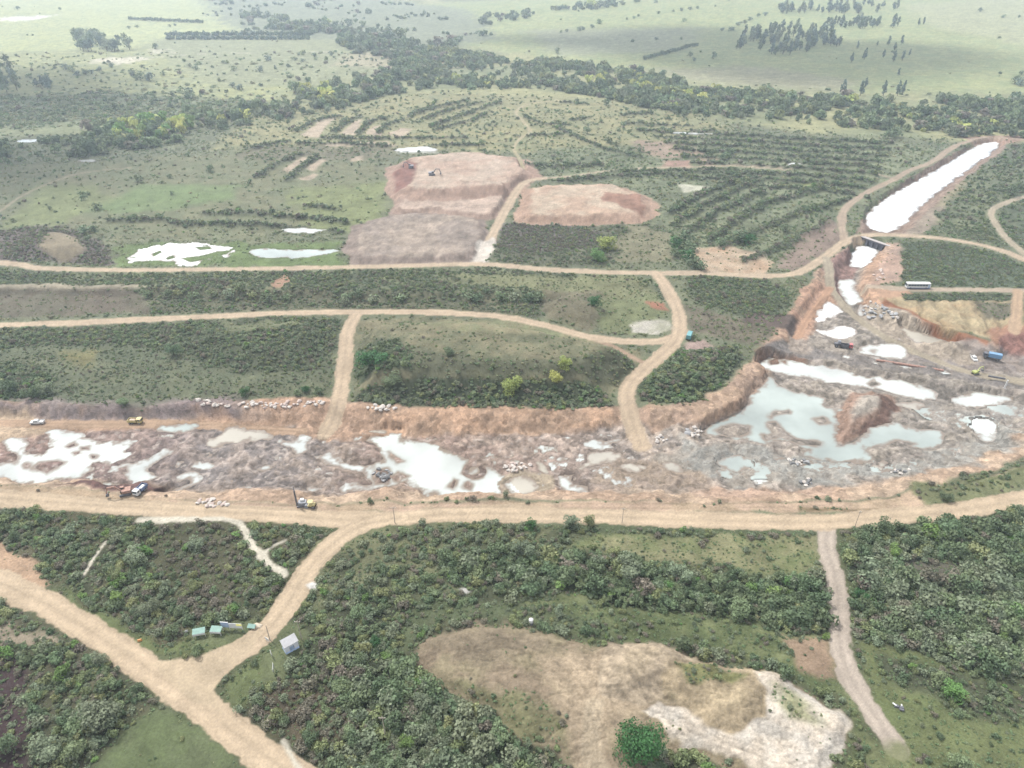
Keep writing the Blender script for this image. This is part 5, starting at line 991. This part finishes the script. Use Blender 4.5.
# signboards and stalls left of the fork
def posts(b, xs, h, y=0): [bm_box(b, (x, y, h/2), (.12, .12, h)) for x in xs]
p = G(233, 630); t = thing('signboard', p, R(-4), 'long signboard with dark blue and white panels and a yellow corner by the forking road', 'signboard')
part('blue_panel', t, lambda b: bm_box(b, (-1.9, 0, 2.0), (2.1, .10, 2.0), bevel=.02), PM['slate blue']); part('white_panel', t, lambda b: bm_box(b, (1.05, -.02, 1.85), (3.6, .10, 1.8), bevel=.02), PM['pale sheet'])
part('yellow_corner', t, lambda b: bm_box(b, (2.1, -.085, 2.35), (1.5, .02, .8)), PM['sign yellow']); part('frame', t, lambda b: bm_box(b, (-1.9, 0, 3.05), (2.2, .16, .1)), PM['white paint'])
for x_ in (-2.8, -.9, .9, 2.7): part('post', t, lambda b: posts(b, [x_], 2.6, .12), PM['white paint'])
for px, py, w_, rz, lab in ((200, 636, 3.2, 14, 'low white stall with a green top, left one of the two beside the signboard'), (217, 634, 3.0, -4, 'low white stall with a green top, right one of the two, next to the signboard')):
    p = G(px, py); t = thing('stall', p, R(rz), lab, 'stall', 'stalls beside the signboard'); hw_ = w_/2
    part('top', t, lambda b: bm_box(b, (0, .3, 1.75), (w_, 1.7, .08), rot=Matrix.Rotation(R(14), 4, 'X')), PM['green sheet']); part('front_board', t, lambda b: bm_box(b, (0, -.55, 1.22), (w_, .06, .62)), PM['white paint'])
    for x_, y_ in ((-hw_+.1, -.5), (hw_-.1, -.5), (-hw_+.1, 1.0), (hw_-.1, 1.0)): part('leg', t, lambda b: bm_box(b, (x_, y_, .75), (.1, .1, 1.5)), PM['white paint'])
p = G(252, 628); t = thing('sheet_shelter', p, R(-8), 'low pale green sheet shelter at the right end of the signboard', 'shelter'); part('sheet', t, lambda b: bm_box(b, (0, 0, .8), (2.2, 1.2, .08), rot=Matrix.Rotation(R(20), 4, 'X')), PM['green sheet'])
for x_ in (-1, 1): part('post', t, lambda b: bm_box(b, (x_, .1, .4), (.08, .08, .8)), PM['wood'])
p = G(257, 626); t = thing('sand_heap', p, 0, 'small tan sand heap between the signboard and the road', 'sand heap')
def heap(b, r, h, sd):
    bmesh.ops.create_icosphere(b, subdivisions=3, radius=1); g = random.Random(sd)
    for v in b.verts: k = 1+.12*math.sin(v.co.x*5+sd)+.1*math.sin(v.co.y*7); v.co = Vector((v.co.x*r*k, v.co.y*r*.7*k, max(-.1, v.co.z)*h))
part('heap', t, lambda b: heap(b, 1.3, .7, 3), PM['tan sheet'])
p = G(187, 633); t = thing('white_board', p, R(30), 'small white board standing at the left end of the stalls', 'board'); part('panel', t, lambda b: bm_box(b, (0, 0, .75), (.8, .06, .7), bevel=.02), PM['white paint']); part('post', t, lambda b: bm_box(b, (0, .08, .5), (.08, .08, 1.0)), PM['wood'])
for px, py, w_, rz, lab in ((268, 643, 1.5, -32, 'white roadside sign nearest the road fork, upper one of the three'), (272, 657, 1.6, -62, 'white roadside sign in the middle of the three below the fork'), (274, 671, 2.2, -76, 'white roadside sign, lowest of the three below the fork')):
    p = G(px, py); t = thing('road_sign', p, R(rz), lab, 'road sign', 'white signs along the verge below the fork')
    part('panel', t, lambda b: bm_box(b, (0, 0, 1.6), (w_, .07, 1.0), bevel=.02), PM['white paint'])
    for x_ in (-w_*.35, w_*.35): part('post', t, lambda b: bm_box(b, (x_, .08, .9), (.09, .09, 1.8)), PM['grey paint'])
p = G(140, 641); t = thing('orange_barrier', p, R(20), 'small orange plastic barrier on the verge above the wide left road', 'barrier'); part('barrier', t, lambda b: bm_box(b, (0, 0, .35), (1.1, .4, .7), (.9, .5), .05), PM['orange plastic'])

# poles
def pole(px, py, h, lab, arm=1.6, r=.13):
    p = G(px, py); t = thing('utility_pole', p, 0, lab, 'pole', 'wooden poles'); part('post', t, lambda b: bm_cyl(b, (0, 0, -.2), (0, 0, h), r, r*.7, 8), PM['wood'])
    if arm:
        a_ = part('crossarm', t, lambda b: bm_box(b, (0, -.12, h-.5), (arm, .12, .14)), PM['wood']); part('insulator', a_, lambda b: [bm_cyl(b, (x_, -.12, h-.43), (x_, -.12, h-.2), .05) for x_ in (-arm*.42, 0, arm*.42)], PM['white paint'])
pole(270, 640, 6, 'thin pole standing at the road edge by the uppermost white sign', 0); pole(302, 640, 8, 'wooden pole with a crossarm just behind the white hut'); pole(386, 740, 9.5, 'wooden pole with a crossarm in the dark scrub near the bottom edge')
pole(395, 523, 7, 'wooden pole with a crossarm at the main road where the branch road leaves'); pole(622, 523, 6.5, 'slim wooden pole on the lower verge in the middle of the main road', .9, .1); pole(855, 526, 6.5, 'slim wooden pole beside the main road at the side track', .9, .1)

# tank and rubbish
p = G(531, 624); t = thing('water_tank', p, 0, 'small white domed tank on a dark stand at the top edge of the spoil platform', 'tank')
part('tank', t, lambda b: [bm_cyl(b, (0, 0, .9), (0, 0, 1.9), .62, .62, 20), bm_cyl(b, (0, 0, 1.9), (0, 0, 2.2), .62, .2, 20)], PM['white paint']); part('stand', t, lambda b: bm_cyl(b, (0, 0, 0), (0, 0, .9), .5, .55, 12), PM['dark concrete'])
p = G(899, 708); t = thing('rubbish_pile', p, R(-15), 'dark rubbish pile with white scraps on the grass right of the side track', 'rubbish pile')
part('pile', t, lambda b: [bm_box(b, (.5, 0, .35), (1.3, 1.0, .7), (.6, .6), .12), bm_box(b, (-.5, .25, .25), (1.2, .9, .5), (.6, .7), .1), bm_cyl(b, (0, -.5, .3), (.9, -.6, .35), .3)], PM['dark steel'])
part('white_scrap', t, lambda b: [bm_box(b, (-1.1, .35, .6), (.95, .4, .08), rot=Matrix.Rotation(R(-35), 4, 'Z')), bm_box(b, (.45, .4, .78), (.3, .5, .08))], PM['white paint'])

# ------------------------------------------------------------------ vehicles and machines of the works
def pickup(px, py, rz, lab, m='white paint'):
    t = thing('pickup_truck', G(px, py), rz, lab, 'pickup truck')
    part('body', t, lambda b: [bm_box(b, (0, 0, .72), (5.2, 1.85, .55), bevel=.1), bm_box(b, (-1.8, 0, 1.02), (1.5, 1.8, .25), (.85, .92), .06)], PM[m]); part('cab', t, lambda b: bm_box(b, (-.25, 0, 1.38), (2.1, 1.7, .8), (.72, .84), .08), PM[m])
    part('bed_side', t, lambda b: [bm_box(b, (1.75, s_*.86, 1.15), (1.6, .08, .34)) for s_ in (-1, 1)]+[bm_box(b, (2.54, 0, 1.15), (.08, 1.64, .34))], PM[m])
    part('windscreen', t, lambda b: bm_box(b, (-1.16, 0, 1.38), (.05, 1.4, .5), rot=Matrix.Rotation(R(28), 4, 'Y')), PM['dark glass']); part('side_window', t, lambda b: [bm_box(b, (-.25, s_*.815, 1.4), (1.4, .05, .42), rot=Matrix.Rotation(R(-9*s_), 4, 'X')) for s_ in (-1, 1)], PM['dark glass'])
    wheels(t, (-1.65, 1.65), .95, .38, .25); return t
def lorry(px, py, rz, lab, cab, bed, L_=7.0, cover=False, name='dump_truck', cat='dump truck', load=None):
    t = thing(name, G(px, py), rz, lab, cat); W2 = 2.4
    t.scale = (.86, .86, .86); part('chassis', t, lambda b: bm_box(b, (0, 0, .75), (L_, 1.1, .3)), PM['dark steel']); c = part('cab', t, lambda b: bm_box(b, (-L_/2+.95, 0, 1.75), (1.9, W2, 2.0), (.88, .94), .12), PM[cab])
    part('windscreen', c, lambda b: bm_box(b, (-L_/2+.03, 0, 2.1), (.06, 2.0, .8), rot=Matrix.Rotation(R(6), 4, 'Y')), PM['dark glass']); part('side_window', c, lambda b: [bm_box(b, (-L_/2+.9, s_*1.17, 2.1), (1.0, .05, .65)) for s_ in (-1, 1)], PM['dark glass'])
    bl = L_-2.3; bx = L_/2-bl/2
    if cover: part('cargo_box', t, lambda b: bm_box(b, (bx, 0, 2.05), (bl, W2+.1, 2.2), (1, .97), .06), PM[bed])
    else:
        part('dump_bed', t, lambda b: [bm_box(b, (bx, 0, 1.1), (bl, W2, .14)), bm_box(b, (bx, W2/2, 1.65), (bl, .1, 1.1)), bm_box(b, (bx, -W2/2, 1.65), (bl, .1, 1.1)), bm_box(b, (bx-bl/2, 0, 1.85), (.1, W2, 1.5)), bm_box(b, (bx+bl/2, 0, 1.6), (.1, W2, .9)), bm_box(b, (bx-bl/2-.4, 0, 2.62), (.8, W2*.9, .08))], PM[bed])
        if load: part('load', t, lambda b: bm_box(b, (bx, 0, 1.6), (bl*.94, W2*.92, .9), (.6, .5), .15), PM[load])
    wheels(t, (-L_/2+1.1, L_/2-2.1, L_/2-.9), 1.2, .5, .4); return t
def excavator(px, py, rz, lab, body, arm, slew=0, s=1.0):
    t = thing('excavator', G(px, py), rz, lab, 'excavator'); t.scale = (s, s, s)
    for y_ in (-1.1, 1.1): part('track', t, lambda b: bm_box(b, (0, y_, .45), (3.8, .6, .9), bevel=.28), PM['dark steel'])
    h_ = part('house', t, lambda b: [bm_box(b, (.6, 0, 1.65), (2.9, 2.6, 1.1), bevel=.12), bm_cyl(b, (0, 0, .8), (0, 0, 1.1), .9)], PM[body])
    c = part('cab', t, lambda b: bm_box(b, (-.7, .75, 2.1), (1.5, 1.0, 1.7), (.85, .95), .1), PM[body]); part('window', c, lambda b: [bm_box(b, (-1.44, .75, 2.3), (.05, .8, 1.0)), bm_box(b, (-.7, 1.26, 2.35), (1.0, .05, .8)), bm_box(b, (-.7, .24, 2.35), (1.0, .05, .8))], PM['dark glass'])
    def beam(b, a, c_, w0, w1): 
        a, c_ = Vector(a), Vector(c_); d = c_-a; bm_box(b, (a+c_)/2, (w0, w1, d.length), rot=d.to_track_quat('Z', 'Y').to_matrix().to_4x4())
    part('boom', t, lambda b: [beam(b, (-.9, -.1, 1.7), (-2.8, -.1, 4.3), .5, .45), beam(b, (-2.7, -.1, 4.25), (-4.9, -.1, 4.2), .42, .4)], PM[arm]); part('stick', t, lambda b: beam(b, (-4.8, -.1, 4.5), (-5.7, -.1, 1.9), .34, .36), PM[arm])
    part('bucket', t, lambda b: bm_box(b, (-5.6, -.1, 1.4), (1.1, 1.2, 1.0), (.6, .95), .1), PM['dark steel']); return t
pickup(38, 423.5, R(4), 'white pickup truck parked on the tan floor of the pit, far left')
lorry(136, 423, R(178), 'yellow dump truck driving along the far side of the pit, left', 'yellow paint', 'yellow paint', 6.4, load='load of soil')
excavator(126, 494, R(20), 'rusty brown excavator on the dark heap above the main road, left', 'brown rust', 'brown rust', s=.95)
lorry(141, 492, R(75), 'white and blue truck right of the rusty excavator', 'white paint', 'navy paint', 6.0, name='truck', cat='truck', load='pale sheet')
lorry(689, 338, R(-112), 'teal truck parked at the junction next to the white spill', 'teal paint', 'teal paint', 6.6, True, name='truck', cat='truck')
lorry(991, 359, R(-24), 'blue covered truck with a black cab on the grey pit floor, right', 'dark steel', 'blue paint', 8.2, True, name='truck', cat='truck')
pickup(974, 357.5, R(82), 'white pickup truck left of the blue covered truck')
excavator(975, 374, R(200), 'yellow-green excavator below the white pickup near the pipe', 'lime paint', 'lime paint', s=.72)
lorry(846.5, 348, R(165), 'red truck with dark bed beside the dark loader in the middle of the right pit', 'red paint', 'dark steel', 5.6, name='truck', cat='truck')
t = thing('wheel_loader', G(838.5, 346.5), R(170), 'dark wheel loader left of the red truck', 'wheel loader')
part('body', t, lambda b: [bm_box(b, (.9, 0, 1.3), (2.4, 1.6, 1.1), bevel=.15), bm_box(b, (-1.2, 0, 1.0), (1.6, 1.2, .8), bevel=.1)], PM['dark steel']); c = part('cab', t, lambda b: bm_box(b, (.1, 0, 2.3), (1.4, 1.3, 1.4), (.85, .9), .08), PM['grey paint']); part('window', c, lambda b: bm_box(b, (-.56, 0, 2.4), (.1, 1.0, .8)), PM['dark glass'])
part('bucket', t, lambda b: [bm_box(b, (-3.3, 0, .7), (.15, 2.6, 1.1)), bm_box(b, (-3.7, 0, .2), (.9, 2.6, .12))], PM['dark steel']); part('lift_arm', t, lambda b: [bm_box(b, (-2.3, s_*.5, 1.1), (2.2, .2, .25)) for s_ in (-1, 1)], PM['grey paint']); wheels(t, (-1.3, 1.3), 1.25, .75, .5)
excavator(432, 175.5, R(175), 'dark grey excavator on top of the pink spoil heap, right of the pair', 'grey paint', 'dark steel', s=1.15); excavator(411, 168, R(10), 'grey excavator at the far edge of the pink spoil heap, left of the pair', 'grey paint', 'dark steel', s=1.0)
t = thing('drill_rig', G(302, 505.5), R(8), 'dark drill rig with an upright mast beside the main road', 'drill rig')
part('track', t, lambda b: [bm_box(b, (0, y_, .35), (3.0, .45, .7), bevel=.2) for y_ in (-.9, .9)], PM['dark steel']); part('body', t, lambda b: bm_box(b, (.3, 0, 1.25), (2.6, 1.8, 1.1), bevel=.12), PM['grey paint'])
part('mast', t, lambda b: [bm_box(b, (-1.5, 0, 3.4), (.45, .5, 6.4)), bm_cyl(b, (-1.5, 0, 6.5), (-1.5, 0, 8.4), .12)], PM['dark steel']); part('cab', t, lambda b: bm_box(b, (.3, .3, 2.15), (1.2, 1.0, .8), bevel=.08), PM['white paint'])
t = thing('road_roller', G(311, 507), R(-6), 'small yellow road roller right of the drill rig', 'road roller')
part('body', t, lambda b: [bm_box(b, (.5, 0, 1.15), (2.0, 1.6, .8), bevel=.12), bm_box(b, (-1.0, 0, 1.0), (1.3, 1.7, .2))], PM['yellow paint']); part('canopy', t, lambda b: [bm_box(b, (.1, 0, 2.5), (1.7, 1.6, .1), bevel=.03)]+[bm_box(b, (x_, y_, 1.95), (.08, .08, 1.05)) for x_ in (-.6, .8) for y_ in (-.65, .65)], PM['yellow paint'])
part('drum', t, lambda b: bm_cyl(b, (-1.3, -.85, .65), (-1.3, .85, .65), .65, seg=20), PM['grey paint']); wheels(t, (1.1,), .95, .6, .4)

# causeway culvert, pipes, posts
a, b_ = G(857, 243), G(886, 246); d = b_-a; zt = max(hz(a.x, a.y+4), -1.0)
t = thing('culvert_bridge', Vector(((a.x+b_.x)/2, (a.y+b_.y)/2, 0)), math.atan2(d.y, d.x), 'dark concrete culvert wall under the road where it crosses the canal', 'culvert'); Lc = d.length+2
part('deck', t, lambda b: bm_box(b, (0, .6, -.35), (Lc+2, 2.4, .35), bevel=.05), PM['concrete']); part('wall', t, lambda b: [bm_box(b, (-Lc/2+Lc*k/6, .9, -3.7), (1.0, 1.6, 6.3)) for k in range(7)]+[bm_box(b, (0, 1.9, -3.7), (Lc, .3, 6.3)), bm_box(b, (0, .5, -1.0), (Lc, .8, 1.0))], PM['dark concrete'])
def pipe(p0, p1, r, lab, m='dark steel', name='pipe', dz=.5):
    a = G(*p0); b_ = G(*p1); a.z += dz; b_.z += dz
    t = thing(name, a, 0, lab, 'pipe'); n = 8; loc = [(b_-a)*k/n for k in range(n+1)]
    part('tube', t, lambda b: bm_cyl(b, loc[0], loc[-1], r, seg=14), PM[m]); part('flange', t, lambda b: [bm_cyl(b, loc[k]-(loc[1]*.03), loc[k]+(loc[1]*.03), r*1.3, seg=14) for k in range(1, n)], PM[m])
pipe((876, 361), (943, 371.5), .55, 'long rusty dark pipe lying across the grey floor of the right pit', 'brown rust'); pipe((987, 379), (1004, 382), .4, 'short dark pipe ending at the white post near the right edge', dz=1.6)
t = thing('white_post', G(1004, 389), 0, 'upright white post at the end of the short dark pipe', 'post'); part('post', t, lambda b: bm_cyl(b, (0, 0, -.3), (0, 0, 4.4), .3, seg=10), PM['white paint']); part('foot', t, lambda b: bm_box(b, (0, 0, .1), (1.4, 1.4, .3), bevel=.04), PM['concrete'])

# ------------------------------------------------------------------ boulders, each one a thing
def boulder_mesh(sd, m):
    b = bmesh.new(); bmesh.ops.create_icosphere(b, subdivisions=2, radius=1); g = random.Random(sd); pl = [(Vector((g.gauss(0, 1), g.gauss(0, 1), g.gauss(0, 1))).normalized(), g.uniform(.5, .85)) for _ in range(9)]
    for v in b.verts:
        for n_, d_ in pl:
            k = v.co.dot(n_)-d_
            if k > 0: v.co -= n_*k
        v.co.z *= .75; v.co.x *= 1.15
    me = bpy.data.meshes.new('boulder'); b.to_mesh(me); b.free(); me.materials.append(m); return me
BR = {k: [boulder_mesh(s_+i*7, mat(k+'_stone', c_, .9, 0, .2, 1.2, .4)) for i in range(4)] for s_, (k, c_) in enumerate((('pale', (.33, .30, .27)), ('grey', (.2, .2, .2)), ('dark', (.11, .11, .11)), ('pinkish', (.30, .24, .21))))}
def rocks(px, n, kinds, r_, lab, grp):
    for x, y in in_poly(px, n, rg):
        p = G(x, y); s_ = r_*rg.uniform(.55, 1.4); o = link('boulder', rg.choice(BR[rg.choice(kinds)]), None, p+Vector((0, 0, s_*.25))); o.scale = (s_, s_, s_*.9); o.rotation_euler = (rg.uniform(-.3, .3), rg.uniform(-.3, .3), rg.uniform(0, 6.28)); tag(o, lab, 'boulder', grp)
rocks([(196, 405), (250, 402), (326, 401), (322, 407), (260, 410), (200, 410)], 80, ['pale', 'pale', 'pinkish'], .75, 'pale boulder in the long row on the far rim of the pit', 'boulders in the row on the far rim')
rocks([(366, 408), (380, 404), (396, 408), (388, 413), (370, 412)], 16, ['pale'], .8, 'pale boulder in the heap at the foot of the vertical track', 'boulder heap by the vertical track')
rocks([(191, 502), (208, 498), (226, 500), (230, 506), (205, 508)], 34, ['pale', 'pale', 'pinkish'], .65, 'pale stone in the rubble beside the main road, left', 'rubble beside the main road')
rocks([(686, 430), (696, 427), (707, 431), (700, 436), (688, 436)], 16, ['pale', 'grey'], .8, 'pale boulder in the heap at the left end of the green pond', 'boulder heap by the green pond')
rocks([(652, 436), (662, 433), (668, 440), (656, 444)], 12, ['grey', 'pale'], .7, 'grey boulder in the heap at the foot of the middle track', 'boulder heap by the middle track')
rocks([(788, 460), (796, 456), (808, 462), (802, 467), (790, 465)], 16, ['pale', 'dark', 'grey'], .8, 'boulder in the upper heap on the muddy shore of the green pond', 'upper heap on the muddy shore')
rocks([(799, 482), (808, 479), (815, 483), (806, 486)], 11, ['pale', 'dark'], .7, 'boulder in the lower heap on the muddy shore of the green pond', 'lower heap on the muddy shore')
rocks([(888, 472), (900, 468), (912, 470), (902, 475)], 10, ['dark', 'pale'], .75, 'boulder in the right heap on the muddy shore of the green pond', 'right heap on the muddy shore')
rocks([(502, 468), (510, 463), (534, 464), (528, 471), (508, 472)], 24, ['pale', 'pinkish'], .7, 'pale boulder in the heap at the right end of the big white pond', 'heap at the right end of the big pond')
rocks([(371, 474), (378, 469), (390, 470), (393, 479), (378, 482)], 22, ['dark', 'grey'], .85, 'dark boulder in the heap standing in the big white pond', 'dark heap in the big pond')
rocks([(862, 306), (880, 302), (902, 320), (884, 322), (866, 318)], 36, ['grey', 'grey', 'pale'], .9, 'grey boulder in the rubble below the canal mouth', 'rubble below the canal mouth')
rocks([(872, 272), (882, 268), (886, 280), (876, 282)], 10, ['pinkish', 'pale'], .8, 'pinkish boulder on the right bank of the canal', 'boulders on the canal bank')

# ------------------------------------------------------------------ haze
hb = [(-14000, -1000, -15), (14000, -1000, -15), (14000, 10000, -15), (-14000, 10000, -15)]; ht = [(a, b, 175) for a, b, c in hb]
me = bpy.data.meshes.new('haze'); me.from_pydata(hb+ht, [], [(3, 2, 1, 0), (4, 5, 6, 7), (0, 1, 5, 4), (1, 2, 6, 5), (2, 3, 7, 6), (3, 0, 4, 7)]); me.update()
hm = bpy.data.materials.new('haze_air'); hm.use_nodes = True; t = hm.node_tree; t.nodes.clear(); o_ = t.nodes.new('ShaderNodeOutputMaterial'); pv = t.nodes.new('ShaderNodeVolumePrincipled')
pv.inputs['Color'].default_value = (.74, .875, 1, 1); pv.inputs['Density'].default_value = .00020; pv.inputs['Anisotropy'].default_value = .35
t.links.new(pv.outputs[0], o_.inputs['Volume']); me.materials.append(hm)
tag(link('haze', me), 'pale haze thickening over the far farmland', 'haze', kind='stuff')

# ------------------------------------------------------------------ clouds overhead, out of the picture, shading parts of the plain
cm = bpy.data.materials.new('cloud_vapour'); cm.use_nodes = True; cm.node_tree.nodes['Principled BSDF'].inputs['Base Color'].default_value = (.8, .8, .8, 1); cm.node_tree.nodes['Principled BSDF'].inputs['Roughness'].default_value = 1
g = np.random.default_rng(4); cb = bmesh.new()
for px, py, rx, ry in ((800, 50, 260, 240), (650, 40, 200, 110), (10, 88, 150, 120), (-60, 170, 110, 50)):
    x0, y0 = P(px, py); q_ = Vector((x0, y0, 0))+sdir*(1150/sdir.z)
    for k in range(9):
        a = g.uniform(0, 6.28); r = math.sqrt(g.uniform(0, .5)); s_ = g.uniform(.35, .55)
        m = Matrix.Translation(q_+Vector((math.cos(a)*rx*r, math.sin(a)*ry*r, g.uniform(-20, 40)))) @ Matrix.Diagonal((rx*s_, ry*s_, 60*g.uniform(.7, 1.2), 1)); bmesh.ops.create_icosphere(cb, subdivisions=3, radius=1, matrix=m)
for v in cb.verts: v.co += v.normal*float(vnoise(np.array(v.co.x/60), np.array(v.co.y/60), 3)*25)
me = bpy.data.meshes.new('clouds'); cb.to_mesh(me); cb.free(); me.materials.append(cm); tag(link('clouds', me), 'white clouds high over the plain', 'clouds', kind='stuff')
